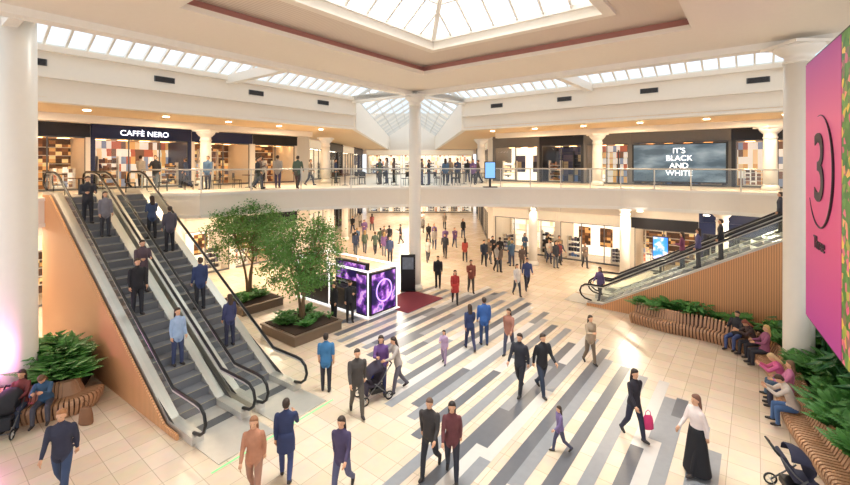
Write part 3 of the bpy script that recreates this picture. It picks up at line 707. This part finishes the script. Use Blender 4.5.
# ------------------------------------------------------------------ LED PANEL
p1 = Vector((10.0, 11.0, 0)); dr = Vector((-.54, -.84, 0)).normalized()
PN_ = root('led_advertising_panel', frame(p1 + Z * 3.0, dr, Vector((-dr.y, dr.x, 0))), 'tall pink advertising panel with a large numeral logo', 'screen')
b = MB(); b.box(-.02, 5.6, .0, .45, -.05, 6.55); mkobj('panel_casing', b.mesh('panel_casing', [mat('panel_black', '2A1A24', .4)]), PN_)
m = bpy.data.materials.new('pink_picture'); m.use_nodes = True; nt = m.node_tree; bs = nt.nodes['Principled BSDF']
tc = nt.nodes.new('ShaderNodeTexCoord'); sx = nt.nodes.new('ShaderNodeSeparateXYZ'); cr = nt.nodes.new('ShaderNodeValToRGB'); dv_ = nt.nodes.new('ShaderNodeMath'); dv_.operation = 'DIVIDE'; dv_.inputs[1].default_value = 6.5
nt.links.new(tc.outputs['Object'], sx.inputs[0]); nt.links.new(sx.outputs['Z'], dv_.inputs[0]); nt.links.new(dv_.outputs[0], cr.inputs[0])
cr.color_ramp.elements.new(.5); cr.color_ramp.elements.new(.75)
for e, (po, co_) in zip(cr.color_ramp.elements, ((0, 'A83A88'), (.35, 'CC4A78'), (.75, 'DC6A90'), (1, 'A8488E'))): e.position = po; e.color = lin(co_)
nt.links.new(cr.outputs[0], bs.inputs['Base Color']); nt.links.new(cr.outputs[0], bs.inputs['Emission Color']); bs.inputs['Emission Strength'].default_value = .3
b = MB(); b.box(0, 3.15, -.02, 0, 0, 6.5); mkobj('pink_display', b.mesh('pink_display', [m]), PN_)
m = pattern('flower_picture', 'voronoi', [(0, '1E4A22'), (.35, '4E8A2C'), (.5, '2F6B2A'), (.62, 'E85A8C'), (.7, 'F4C84A'), (.8, '5A8F3C')], (7, 7, 7), emit=.25)
b = MB(); b.box(3.2, 5.55, -.02, 0, 0, 6.5); mkobj('flower_display', b.mesh('flower_display', [m]), PN_)
DK = mat('logo_black', '2A0A20', .4)
b = MB()
ring = [(1.55 + 1.15 * math.cos(t), -.04, 3.75 + 1.3 * math.sin(t)) for t in [-2.6 + 2 * math.pi * k / 48 for k in range(34)]]
b.tube(ring, [.006 + .022 * math.sin(math.pi * k / 33) for k in range(34)], 6); mkobj('logo_swirl', b.mesh('logo_swirl', [DK]), PN_)
text('logo_numeral', '3', 2.3, DK, Matrix.Translation((1.5, -.04, 3.75)) @ UP, PN_)
text('logo_text', 'Three', .42, DK, Matrix.Translation((1.5, -.04, 2.05)) @ UP, PN_)
# ------------------------------------------------------------------ PEOPLE
def build_body(name, pose, fem=False):
    """returns body mesh, hair meshes; person faces +Y"""
    g = lambda k, d=0: pose.get(k, d)
    hipz = .88; prims = []; mb = MB()
    lean = math.radians(g('lean'))
    def cone(p, q, r0, r1, reg_):
        p = Vector(p); q = Vector(q)
        mb.tube([p, p.lerp(q, .33), p.lerp(q, .66), q], [r0, r0 * .64 + r1 * .36 + .005, r0 * .34 + r1 * .66 + .003, r1], 10)
        mb.ell(p, (r0,) * 3, 0, 10); mb.ell(q, (r1,) * 3, 0, 10); prims.append((p, q, r0, r1, reg_))
    feet = []
    for sx, k in ((-1, 'L'), (1, 'R')):
        th = math.radians(g('th' + k)); kn = math.radians(g('kn' + k)); ab = math.radians(g('ab', 1.5))
        H = Vector((sx * .092, 0, hipz - .04))
        d1 = Vector((sx * math.sin(ab), math.sin(th), -math.cos(th))).normalized(); K_ = H + d1 * .41
        sh = th - kn; d2 = Vector((0, math.sin(sh), -math.cos(sh))); An = K_ + d2 * .39
        cone(H, K_, .092, .068, 2); cone(K_, An, .066, .052, 5)
        fp = math.radians(g('ft' + k)); fd = Vector((sx * .12, math.cos(fp), math.sin(fp))).normalized(); dn = Vector((0, math.sin(fp), -math.cos(fp)))
        heel = An - fd * .055 + dn * .045; toe = An + fd * .17 + dn * .055
        mb.tube([heel - fd * .01, heel + fd * .06, heel.lerp(toe, .6), toe], [.038, .047, .044, .03], 8); prims.append((heel, toe, .045, .03, 3))
        feet.append(min(heel.z, toe.z) - .036)
    dz = -min(feet)
    RT = Matrix.Translation((0, 0, hipz)) @ Matrix.Rotation(-lean, 4, 'X') @ Matrix.Translation((0, 0, -hipz))
    sw = .165 if fem else .19
    tr = [(0, 0, .78, .10, .09), (0, -.01, .83, .17, .12), (0, -.008, .88, .182 if fem else .178, .132), (0, -.005, .96, .172 if fem else .172, .124), (0, 0, 1.06, .14 if fem else .163, .112), (0, .0, 1.17, .15 if fem else .17, .113), (0, .005, 1.28, .168 if fem else .187, .122), (0, 0, 1.37, sw, .107), (0, -.01, 1.43, sw * .8, .085), (0, -.01, 1.465, .085, .07), (0, -.005, 1.49, .058, .06), (0, .005, 1.56, .053, .056)]
    mb.rings(tr, 16, 0, RT)
    for i in range(len(tr) - 1):
        a_ = RT @ Vector((0, tr[i][1], tr[i][2])); b_ = RT @ Vector((0, tr[i + 1][1], tr[i + 1][2]))
        reg_ = 1 if tr[i][2] < 1.46 else 0
        prims.append((a_, b_, tr[i][3], tr[i + 1][3], reg_))
    hp = math.radians(g('head')); HT = RT @ Matrix.Translation((0, 0, 1.52)) @ Matrix.Rotation(-hp, 4, 'X') @ Matrix.Rotation(math.radians(g('turn')), 4, 'Z') @ Matrix.Translation((0, 0, -1.53))
    mb.ell((0, -.005, 1.65), (.074, .092, .098), 0, 14, HT); mb.ell((0, .022, 1.595), (.055, .066, .075), 0, 12, HT)
    mb.rings([(0, .09, 1.60, .016, .018), (0, .092, 1.615, .016, .022), (0, .082, 1.655, .01, .014)], 8, 0, HT)
    for sx in (-1, 1): mb.ell((sx * .078, -.005, 1.625), (.014, .022, .032), 0, 8, HT)
    prims.append((HT @ Vector((0, 0, 1.56)), HT @ Vector((0, 0, 1.68)), .08, .09, 0))
    hands = []
    for sx, k in ((-1, 'L'), (1, 'R')):
        S = RT @ Vector((sx * sw, 0, 1.385)); ar = math.radians(g('ar' + k)); el = math.radians(g('el' + k, 15)); out = math.radians(g('out', 7)); inn = g('inn' + k, 0)
        d1 = Vector((sx * math.sin(out), math.sin(ar), -math.cos(ar))).normalized(); E = S + d1 * .28
        fa = ar + el; d2 = Vector((-sx * inn, math.sin(fa), -math.cos(fa))).normalized(); Wr = E + d2 * .24
        cone(S, E, .066 if not fem else .058, .05, 1); cone(E, Wr, .047, .034, 4); hands.append((Wr, d2, sx))
    me0 = mb.mesh('tmp', []); o = bpy.data.objects.new('tmp', me0); COL.objects.link(o)
    m1 = o.modifiers.new('r', 'REMESH'); m1.mode = 'VOXEL'; m1.voxel_size = .0165; m1.use_smooth_shade = True
    m2 = o.modifiers.new('s', 'SMOOTH'); m2.iterations = 3; m2.factor = .5
    dg = bpy.context.evaluated_depsgraph_get(); me = bpy.data.meshes.new_from_object(o.evaluated_get(dg)); bpy.data.objects.remove(o)
    n = len(me.polygons); cen = np.empty(n * 3); me.polygons.foreach_get('center', cen); cen = cen.reshape(-1, 3)
    best = np.full(n, 9.); ri = np.zeros(n, int)
    for p, q, r0, r1, rg in prims:
        p_ = np.array(p); d = np.array(q) - p_; t = np.clip(((cen - p_) @ d) / (d @ d), 0, 1)
        ds = np.linalg.norm(cen - p_ - t[:, None] * d, axis=1) / (r0 + (r1 - r0) * t); ix = ds < best; best[ix] = ds[ix]; ri[ix] = rg
    vn = len(me.vertices); co = np.empty(vn * 3); me.vertices.foreach_get('co', co); co = co.reshape(-1, 3)
    out = MB(); out.v = [tuple(c) for c in co]; out.f = [list(p.vertices) for p in me.polygons]; out.m = [int(x) for x in ri]; out.s = [True] * n
    bpy.data.meshes.remove(me)
    for Wr, d, sx in hands:
        sdv = d.cross(Vector((sx, .2, 0))).normalized(); nr = d.cross(sdv).normalized()
        if nr.x * sx > 0: nr = -nr
        pe = Wr + d * .085
        out.tube([Wr - d * .02, Wr + d * .03, pe], [.027, .034, .034], 8, 0)
        for j, (ln, off) in enumerate(((.068, -.03), (.078, -.01), (.072, .01), (.056, .029))):
            b0 = pe - d * .015 + sdv * off; b1 = b0 + d * ln * .5 + nr * ln * .12; b2 = b1 + d * ln * .42 + nr * ln * .34
            out.tube([b0, b1, b2], [.0095, .009, .0065], 6, 0)
        fw = sdv if sdv.y > 0 or abs(sdv.y) < .1 and sdv.z > 0 else -sdv
        t0_ = Wr + d * .02 + fw * .022; t1_ = t0_ + d * .03 + fw * .025 + nr * .01; out.tube([t0_, t1_, t1_ + d * .03 + nr * .012], [.012, .0105, .008], 6, 0)
    for sx in (-1, 1): out.ell((sx * .027, .0795, 1.64), (.008, .006, .005), 6, 6, HT)
    out.ell((0, .0845, 1.575), (.018, .005, .004), 7, 6, HT)
    TT = Matrix.Translation((0, 0, dz))
    out.v = [tuple(Vector(v) + Z * dz) for v in out.v]
    body = out.mesh(name, [MATS['skin']] * 8)
    hs = []
    hb = MB(); X = TT @ HT
    hb.rings([(0, -.045, 1.565, .05, .045), (0, -.045, 1.59, .07, .058), (0, -.04, 1.63, .082, .072), (0, -.032, 1.675, .084, .082), (0, -.018, 1.705, .08, .09), (0, -.01, 1.74, .058, .074), (0, -.01, 1.757, .025, .035)], 14, 0, X); hs.append(hb.mesh('hair', [MATS['skin']]))
    hb = MB()
    hb.rings([(0, -.07, 1.36, .06, .03), (0, -.075, 1.42, .085, .04), (0, -.07, 1.5, .09, .045), (0, -.055, 1.58, .09, .058), (0, -.042, 1.63, .09, .072), (0, -.032, 1.675, .09, .084), (0, -.018, 1.71, .082, .092), (0, -.01, 1.745, .058, .074), (0, -.01, 1.76, .025, .035)], 14, 0, X); hs.append(hb.mesh('hair', [MATS['skin']]))
    return dict(body=body, hair=hs, dz=dz, hip=hipz + dz)
mat('skin', 'DDAA88', .5, var=.05)
mat('skin_dark', '8A5A40', .5); mat('skin_mid', 'C08A66', .5); mat('eye', '3A2A22', .3); mat('lip', 'B86A5E', .5)
POSES = {
    'stand': dict(thL=2, thR=-3, knR=2, arL=5, arR=-4, ftR=0),
    'phone': dict(thL=2, thR=-4, knR=3, arL=30, elL=85, arR=5, elR=20, innL=.5, head=18),
    'hold': dict(thL=3, thR=-3, knR=3, arL=15, elL=80, arR=15, elR=80, innL=.35, innR=.35, head=6),
    'walkA': dict(thL=19, knL=7, thR=-13, knR=22, ftR=-24, ftL=7, arL=-18, elL=14, arR=20, elR=22, lean=3),
    'walkB': dict(thR=22, knR=12, thL=-16, knL=30, ftL=-34, ftR=8, arR=-20, elR=12, arL=20, elL=36, lean=4),
    'walkC': dict(thL=12, knL=4, thR=-5, knR=28, ftR=-24, arL=-9, elL=12, arR=30, elR=80, innR=.4, lean=3),
    'push': dict(thL=20, knL=10, thR=-16, knR=22, ftR=-25, ftL=5, arL=42, elL=42, arR=42, elR=42, lean=12, head=5),
    'sit': dict(thL=84, knL=84, thR=80, knR=78, arL=32, elL=55, arR=30, elR=60, innL=.25, innR=.25, lean=-4, head=10, ab=7),
    'sitlean': dict(thL=86, knL=90, thR=84, knR=80, arL=55, elL=65, arR=50, elR=70, innL=.4, innR=.4, lean=22, head=26, ab=9),
}
CACHE = {}
def clothmat(c, r=.8):
    return mat('cloth_' + c, c, r, var=.15, scale=9)
def person(p, yaw, pose, top, bottom, hair='3A2A20', fem=False, h=1.72, shoes='3A3432', label='', longhair=None, short=False, bare=False, skin='skin', skirt=None, group=None):
    key = (pose, fem)
    if key not in CACHE: CACHE[key] = build_body('person', POSES[pose], fem)
    D = CACHE[key]; sc = h / 1.74
    M = Matrix.Translation(p) @ Matrix.Rotation(math.radians(yaw), 4, 'Z') @ Matrix.Scale(sc, 4)
    o = mkobj('person', D['body'], None, M, label, 'person', group)
    sk = MATS[skin]; ml = [sk, clothmat(top), clothmat(bottom), clothmat(shoes), sk if short else clothmat(top), sk if bare else clothmat(bottom), MATS['eye'], MATS['lip']]
    for i, m_ in enumerate(ml): o.material_slots[i].link = 'OBJECT'; o.material_slots[i].material = m_
    lh = fem if longhair is None else longhair
    ho = mkobj('hair', D['hair'][1 if lh else 0], o); ho.material_slots[0].link = 'OBJECT'; ho.material_slots[0].material = mat('hair_' + hair, hair, .6, var=.2, scale=30)
    hz = D['hip']
    if skirt:
        col, zb, rb = skirt
        b = MB(); rr = [(0, -.0, zb, rb, rb * .85), (0, 0, zb + .02, rb, rb * .86)] + [(0, 0, zb + (hz - zb) * f, rb + (.2 - rb) * f, rb * .85 + (.15 - rb * .85) * f) for f in (.3, .6, .85)] + [(0, 0, hz + .04, .19, .142), (0, 0, hz + .15, .172, .128)]
        b.rings(rr, 20); so = mkobj('skirt' if zb < .5 else 'coat_hem', b.mesh('skirt', [clothmat(col)]), o)
    return o
def bag(p, col, label, s=1, yaw=0):
    rt = root('bag', Matrix.Translation(p) @ Matrix.Rotation(math.radians(yaw), 4, 'Z') @ Matrix.Scale(s, 4), label, 'bag')
    b = MB(); b.rings([(0, 0, 0, .14, .07), (0, 0, .03, .16, .085), (0, 0, .2, .15, .08), (0, 0, .34, .12, .06), (0, 0, .37, .09, .03)], 12); mkobj('bag_body', b.mesh('bag_body', [clothmat(col)]), rt)
    b = MB(); b.tube([(-.08, 0, .35), (-.06, 0, .47), (0, 0, .52), (.06, 0, .47), (.08, 0, .35)], .01, 6); mkobj('strap', b.mesh('strap', [clothmat(col)]), rt)
FP = [
    (62, 497, 200, 'walkA', '34364A', '3A4A6A', False, 1.8, dict(hair='B07A50', label='person in a dark jacket and blue jeans striding')),
    (286, 479, 10, 'walkC', '2F3A60', '3C4672', False, 1.7, dict(label='person in a navy coat walking away', skirt=('2F3A60', .66, .2))),
    (254, 500, 190, 'walkA', 'B98266', 'A57A66', True, 1.7, dict(hair='9A6A4A', label='person in a tan orange coat walking')),
    (342, 497, 170, 'walkB', '4A4060', '5A5C7A', True, 1.68, dict(label='person in dark purple top walking')),
    (326, 391, 5, 'stand', '3F78A8', '2E2E38', False, 1.72, dict(short=True, hair='2A1E18', label='person in a blue t-shirt and dark trousers standing')),
    (357, 415, 200, 'walkA', '4A4644', '5A544C', False, 1.8, dict(hair='3E3228', label='person in dark charcoal jacket walking')),
    (381, 393, 185, 'walkC', '6A4A86', '3A3D62', True, 1.7, dict(label='person in a purple top and dark jeans')),
    (398, 391, 120, 'push', 'B9AFA8', '6A6570', True, 1.68, dict(label='person in pale grey top pushing a pushchair')),
    (444, 364, 160, 'walkC', 'B59AB8', '9A84A0', True, 1.15, dict(label='child in a mauve coat walking')),
    (452, 478, 175, 'walkA', '6A3A3E', '2C2D38', True, 1.66, dict(label='person in a dark red top walking', hair='2A1E1A')),
    (430, 474, 160, 'walkB', '3A3636', '2E2E34', False, 1.7, dict(label='person in a black jacket walking', hair='6A5040')),
    (470, 350, 10, 'walkA', '2E3A60', '33385A', True, 1.66, dict(label='person in a navy top walking')),
    (484, 345, 5, 'stand', '3A64A8', '34466E', False, 1.78, dict(label='person in a royal blue jumper standing')),
    (509, 354, 150, 'walkB', 'A87464', '46495C', True, 1.66, dict(label='person in a rust coloured top walking')),
    (520, 394, 140, 'walkA', '2C2E38', '24262E', False, 1.8, dict(label='person in black clothes walking')),
    (542, 394, 200, 'walkB', '26262C', '323C50', False, 1.82, dict(label='person in a black coat and dark jeans walking')),
    (590, 364, 190, 'walkC', 'B4A088', '7A6A5A', True, 1.65, dict(label='person in a tan coat walking')),
    (634, 438, 195, 'walkA', '2C2A34', '2E3044', True, 1.72, dict(label='person in a black jacket carrying a pink bag', hair='2A1C18')),
    (697, 474, 100, 'walkA', 'EADCD8', '1A1A20', True, 1.74, dict(skirt=('1A1A20', .08, .3), hair='7A5444', label='person in a pale pink top and long black skirt')),
    (560, 452, 100, 'walkB', '7A6A96', '4A4A62', True, 1.1, dict(label='child in a purple jacket running')),
    (455, 304, 180, 'walkA', 'B23A36', '2C2A30', True, 1.66, dict(label='person in a red coat walking', skirt=('B23A36', .62, .22))),
    (438, 288, 175, 'stand', '24242A', '222228', False, 1.75, dict(label='person in black standing')),
    (471, 293, 185, 'walkC', '8A4A3E', '4A4440', False, 1.74, dict(label='person in a brown jacket walking')),
    (484, 266, 180, 'walkA', '30384A', '2A2A33', False, 1.75, {}), (500, 262, 10, 'walkB', '2A2A2E', '22232A', False, 1.75, {}),
    (517, 296, 190, 'walkA', 'D8D2CC', '3A3C48', True, 1.66, dict(label='person in a cream top walking')), (527, 290, 180, 'walkB', '3A4A7A', '2A2C3A', False, 1.76, {}),
    (334, 322, 150, 'stand', '202024', '202024', True, 1.68, dict(label='kiosk worker in black standing')),
    (350, 322, 200, 'phone', '222228', '222226', False, 1.78, dict(label='kiosk worker in black looking down')),
    (600, 300, 120, 'walkA', '6A5A86', '2E2E3A', True, 1.66, {}), (585, 268, 180, 'walkC', '7A6A60', '3A3A40', True, 1.66, {}),
    (465, 262, 0, 'walkA', 'A8443A', '333338', True, 1.66, {}), (390, 262, 180, 'stand', '2E3A5A', '2A2A33', False, 1.76, {}),
    (428, 262, 190, 'walkB', 'C8BEB4', '4A4A55', True, 1.66, {}), (445, 258, 170, 'walkA', '34343C', '26262C', False, 1.78, {}),
]
for t in FP:
    px, py, yaw, pose, top, bot, fem, h, ex = t; ex = dict(ex)
    ex.setdefault('label', 'person in %s walking through the mall' % ('a light coat' if top[0] in 'BCDE' else 'dark clothes')); ex.setdefault('group', 'shoppers on the ground floor')
    person(ground(px, py), yaw, pose, top, bot, fem=fem, h=h, **ex)
TOPS = ['33343C', '3F4A65', '6A5A54', 'A8A29C', '8A4444', '4E6A8A', '8A7A6A', '2C2C30', 'C9BFB2', '5A6A5A', '7A5A8A']
BOTS = ['2A2B33', '3E4660', '4A4644', '65686F']
for k in range(40):
    px = R.uniform(345, 565); py = R.uniform(226, 258)
    if 470 < px and py < 254: py = R.uniform(254, 272)
    pt = R.choice(TOPS); person(ground(px, py), R.choice([0, 180, 170, 20, 90, 200]), R.choice(['walkA', 'walkB', 'walkC', 'stand', 'hold']), pt, R.choice(BOTS), fem=R.random() < .5, h=R.uniform(1.6, 1.82), hair=R.choice(['2A1E18', '6A4A30', '1A1614', 'A88A5A']), group='distant shoppers', label='shopper in %s in the distant crowd' % ('a pale coat' if pt in ('A8A29C', 'C9BFB2') else 'dark clothes'))
for k in range(28):
    px = R.uniform(330, 500) if k < 16 else R.uniform(80, 330); d = R.uniform(26.5, 33) if px > 300 else R.uniform(22, 25)
    p = Vector(((px - 425) * d / F_PX, d, H2)); pt = R.choice(TOPS)
    person(p, R.choice([0, 180, 90, 270]), R.choice(['walkA', 'stand', 'hold', 'walkC']), pt, R.choice(BOTS), fem=R.random() < .5, h=R.uniform(1.6, 1.8), group='shoppers on the gallery', label='shopper in %s on the upper gallery' % ('a pale coat' if pt in ('A8A29C', 'C9BFB2') else 'dark clothes'))
def on_esc(o, u, v, LB, lane, uu, off, yaw, pose, top, bot, fem, h, **ex):
    k = int((uu - LB) / .404); z = (k + 1) * H2 / 24; ucen = LB + k * .404 + .2
    p = o + u * ucen + v * (lane * 1.72 + .8 + off); p.z = z
    person(p, yaw, pose, top, bot, fem=fem, h=h, group='people on the escalators', **ex)
ub = math.degrees(math.atan2(BE.y, BE.x)) - 90; ur = math.degrees(math.atan2(B.y, B.x)) - 90
for lane, uu, off, dirn, pose, top, bot, fem, h, lab in (
    (1, 3.3, -.1, 180, 'stand', '9FB6D6', '3A4468', True, 1.66, 'person in a pale blue top riding the escalator'),
    (1, 5.1, .2, 180, 'stand', '24242A', '2A2B34', False, 1.76, 'person in black riding the escalator'),
    (1, 5.9, -.25, 180, 'hold', '5A4A54', '33333B', False, 1.74, 'person in a dark jacket riding the escalator'),
    (1, 8.6, -.1, 180, 'stand', '7E7A82', '3A3A42', True, 1.66, 'person in grey riding the escalator'),
    (1, 9.4, .2, 180, 'hold', '33343C', '2A2B34', False, 1.76, 'person in black riding the escalator'),
    (0, 3.2, 0, 0, 'stand', '3B3F65', '2E3048', True, 1.66, 'person in navy riding the escalator'),
    (0, 4.6, .15, 0, 'stand', '33406A', '2A2B34', False, 1.76, 'person in dark blue riding the escalator'),
    (0, 7.4, -.1, 0, 'stand', '55505C', '2A2A33', False, 1.74, 'person in a grey jacket riding the escalator'),
    (0, 8.4, .2, 0, 'hold', '3A4A6A', '26262C', True, 1.66, 'person in blue riding the escalator')):
    on_esc(EL, BE, -AE, LBL, lane, uu, off, ub + dirn, pose, top, bot, fem, h, label=lab)
for lane, uu, off, pose, top, bot, fem, lab in ((0, 5.0, 0, 'stand', '65608A', '2A2A33', True, 'person in mauve riding the escalator'), (0, 5.7, .1, 'stand', '2C2D34', '2A2A32', False, 'person in black riding the escalator'), (1, 8.0, 0, 'stand', '4A4A54', '2A2A32', False, 'person in dark clothes riding the escalator'), (1, 4.2, 0, 'hold', '8A4A6A', '2A2A33', True, 'person in a plum top riding the escalator')):
    on_esc(R0, -B, A, LBR, lane, uu, off, ur, pose, top, bot, fem, 1.72, label=lab)
def sitter(P, i_pt, pose, top, bot, fem, hgt, **ex):
    Qp = resample(P, .1); k = int(i_pt * (len(Qp) - 2)); T = (Qp[k + 1] - Qp[k]).normalized(); N_ = Vector((-T.y, T.x, 0))
    yaw = math.degrees(math.atan2(-N_.y, -N_.x)) - 90
    key = (pose, fem)
    if key not in CACHE: CACHE[key] = build_body('person', POSES[pose], fem)
    sc = hgt / 1.74; z = .46 - (CACHE[key]['hip'] - .135) * sc
    p = Qp[k] + N_ * .28; p.z = max(z, 0)
    person(p, yaw, pose, top, bot, fem=fem, h=hgt, group='people seated on the benches', **ex)
for f, pose, top, bot, fem, ex in (
    (.295, 'sit', '34343A', '4A5A8A', False, dict(label='person in a black jacket seated on the bench')),
    (.34, 'sitlean', '4A3A38', '34343C', True, dict(label='person in dark clothes leaning forward on the bench', hair='8A4A3A')),
    (.39, 'sit', '9A5A7A', '34343E', True, dict(label='person in a plum jacket seated on the bench', hair='C9A46A')),
    (.575, 'sitlean', 'D86A9C', '55708A', True, dict(label='person in a bright pink top leaning forward', hair='D8B88A', skin='skin')),
    (.615, 'sit', 'C87AA0', '33364A', True, dict(label='person in a rose pink cardigan seated', hair='7A5A40')),
    (.69, 'sitlean', 'D0C2B6', '4A6A9A', False, dict(label='person in a beige top and blue jeans leaning forward', hair='4A3424'))):
    sitter(RB, f, pose, top, bot, fem, 1.7, **ex)
for f, pose, top, bot, fem, ex in (
    (.4, 'sitlean', '2A2A30', '3A3A44', False, dict(label='person in black seated by the pushchair', hair='1A1412')),
    (.54, 'sit', '7A3A3A', '3A4458', True, dict(label='person in a dark red top seated on the bench')),
    (.66, 'sitlean', '3A5A7A', '4A4A55', True, dict(label='person in a blue top seated on the bench', hair='6A4A30'))):
    sitter(LP, f, pose, top, bot, fem, 1.68, **ex)
bag(ground(86, 424), '8A6246', 'brown leather bag resting on the floor', 1.2)
pp = ground(634, 438); bag(pp + Vector((.3, -.1, .3)), 'E0407A', 'bright pink shopping bag in the hand', .9)
pp = ground(381, 393); bag(pp + Vector((-.28, 0, .32)), '3A4AC0', 'blue shopping bag in the hand', .8)
# ------------------------------------------------------------------ PUSHCHAIR
def pushchair(p, yaw, col, label):
    rt = root('pushchair', Matrix.Translation(p) @ Matrix.Rotation(math.radians(yaw), 4, 'Z'), label, 'pushchair', 'pushchairs')
    b = MB()
    for sx in (-.25, .25):
        b.tube([(sx, -.35, .95), (sx, -.1, .62), (sx, .45, .14)], .016, 6); b.tube([(sx, .12, .55), (sx, -.32, .14)], .016, 6)
    b.tube([(-.25, -.32, .14), (.25, -.32, .14)], .012, 6); b.tube([(-.25, .42, .16), (.25, .42, .16)], .012, 6)
    mkobj('frame', b.mesh('frame', [DARKST]), rt)
    b = MB(); b.tube([(-.25, -.35, .95), (-.24, -.42, 1.03), (.24, -.42, 1.03), (.25, -.35, .95)], .022, 8); mkobj('handle', b.mesh('handle', [BLACKP]), rt)
    b = MB(); b.ext([(-.2, .32, .42), (-.2, .3, .5), (-.2, .0, .5), (-.2, -.22, .92), (-.2, -.28, .9), (-.2, -.08, .42)], (.4, 0, 0)); b.ext([(-.2, .32, .46), (-.2, .36, .2), (-.2, .3, .2), (-.2, .27, .44)], (.4, 0, 0)); mkobj('seat', b.mesh('seat', [clothmat(col)]), rt, bevel=.02)
    b = MB(); vs = []
    for i in range(7):
        t = math.radians(95 - i * 22)
        for j in range(7):
            u = math.pi * j / 6; vs.append((.24 * math.cos(u), -.12 + math.cos(t) * .34 * 1.1 - 0, .72 + .36 * math.sin(t) * (math.sin(u) * .6 + .4)))
    b.add(vs, [(i * 7 + j, i * 7 + j + 1, (i + 1) * 7 + j + 1, (i + 1) * 7 + j) for i in range(6) for j in range(6)], 0, True)
    c = mkobj('canopy', b.mesh('canopy', [clothmat(col)]), rt); so = c.modifiers.new('s', 'SOLIDIFY'); so.thickness = .015
    b = MB(); b.box(-.18, .18, -.22, .2, .2, .36); mkobj('basket', b.mesh('basket', [BLACKP]), rt, bevel=.02)
    w = MB(); ring = [(0, .11 * math.cos(2 * math.pi * k / 16), .11 * math.sin(2 * math.pi * k / 16)) for k in range(17)]; w.tube(ring, .02, 6)
    for k in range(5): w.beam((0, 0, 0), (0, .1 * math.cos(k * 1.257), .1 * math.sin(k * 1.257)), .012, .012, 1)
    w.tube([(-.03, 0, 0), (.03, 0, 0)], .02, 8, 1); wm = w.mesh('wheel', [RUBBER, STEEL])
    for x in (-.28, .28):
        for y in (-.32, .43): mkobj('wheel', wm, rt, Matrix.Translation((x, y, .13)))
pc = ground(398, 391); dv = Vector((math.cos(math.radians(210)), math.sin(math.radians(210)), 0))
pushchair(pc + dv * .75, 120, '3A3444', 'dark fabric pushchair pushed across the floor')
pushchair(ground(8, 432), 200, '24242A', 'black pushchair parked by the bench')
pushchair(ground(795, 498), 250, '33344A', 'dark pushchair near the bench end')
# ------------------------------------------------------------------ CAFE TABLES on the gallery
def cafe_set(p, yaw):
    M = Matrix.Translation(p) @ Matrix.Rotation(yaw, 4, 'Z')
    rt = root('cafe_table', M, 'small round dark café table', 'table', 'gallery café tables')
    b = MB(); b.lathe([(.22, 0), (.22, .02), (.03, .04), (.03, .7)], 14); mkobj('pedestal', b.mesh('pedestal', [DARKST]), rt)
    b = MB(); b.lathe([(.36, .7), (.38, .715), (.36, .735)], 20); mkobj('table_top', b.mesh('table_top', [mat('table_wood', '5A3A26', .4)]), rt)
    for s_ in (-1, 1):
        c = root('cafe_chair', M @ Matrix.Translation((s_ * .65, 0, 0)) @ Matrix.Rotation(s_ * math.pi / 2, 4, 'Z'), 'dark wooden café chair at a round table', 'chair', 'gallery café chairs')
        b = MB(); b.box(-.2, .2, -.2, .2, .43, .47); mkobj('seat', b.mesh('seat', [BLACKP]), c, bevel=.01)
        b = MB(); b.box(-.2, .2, -.22, -.19, .55, .85); b.box(-.2, -.17, -.22, -.19, .45, .85); b.box(.17, .2, -.22, -.19, .45, .85); mkobj('backrest', b.mesh('backrest', [BLACKP]), c)
        for x in (-.17, .17):
            for y in (-.17, .17):
                l = MB(); l.tube([(x, y, .43), (x * 1.1, y * 1.1, 0)], .015, 6); mkobj('leg', l.mesh('leg', [BLACKP]), c)
for k in range(9):
    px = 345 + k * 17; d = 27 + (k % 3) * 1.6
    cafe_set(Vector(((px - 425) * d / F_PX, d, H2)), R.random() * 3)
for k in range(4): cafe_set(FL @ Vector((-13 + k * 2.6, 8.2, H2)), TH)
# ------------------------------------------------------------------ WORLD, SUN, CAMERA
w = bpy.data.worlds.new('world'); scene.world = w; w.use_nodes = True
bg = w.node_tree.nodes['Background']; bg.inputs[0].default_value = (.9, .94, 1, 1); bg.inputs[1].default_value = 1.2
sun = bpy.data.lights.new('sun', 'SUN'); sun.energy = 1.2; sun.angle = .15; sun.color = (1, .93, .8)
so = bpy.data.objects.new('sun', sun); COL.objects.link(so); so.rotation_euler = (math.radians(38), 0, math.radians(150))
o = area(FL @ Vector((-8.2, -8.2, 16.5)), 6, 6, 3600, (1, .94, .85)); o.name = 'skylight_fill_lamp'  # area lamp added above the glass, standing in for sky light
cam = bpy.data.cameras.new('camera'); cam.lens = F_PX / 850 * 36; cam.sensor_width = 36; cam.sensor_fit = 'HORIZONTAL'; cam.shift_y = -(242.5 - HOR) / 850
cam.clip_start = .1; cam.clip_end = 300
co = bpy.data.objects.new('camera', cam); COL.objects.link(co); co.location = (0, 0, CAMH); co.rotation_euler = (math.pi / 2, 0, 0)
scene.camera = co
scene.view_settings.view_transform = 'Standard'; scene.view_settings.look = 'None'; scene.view_settings.exposure = .27
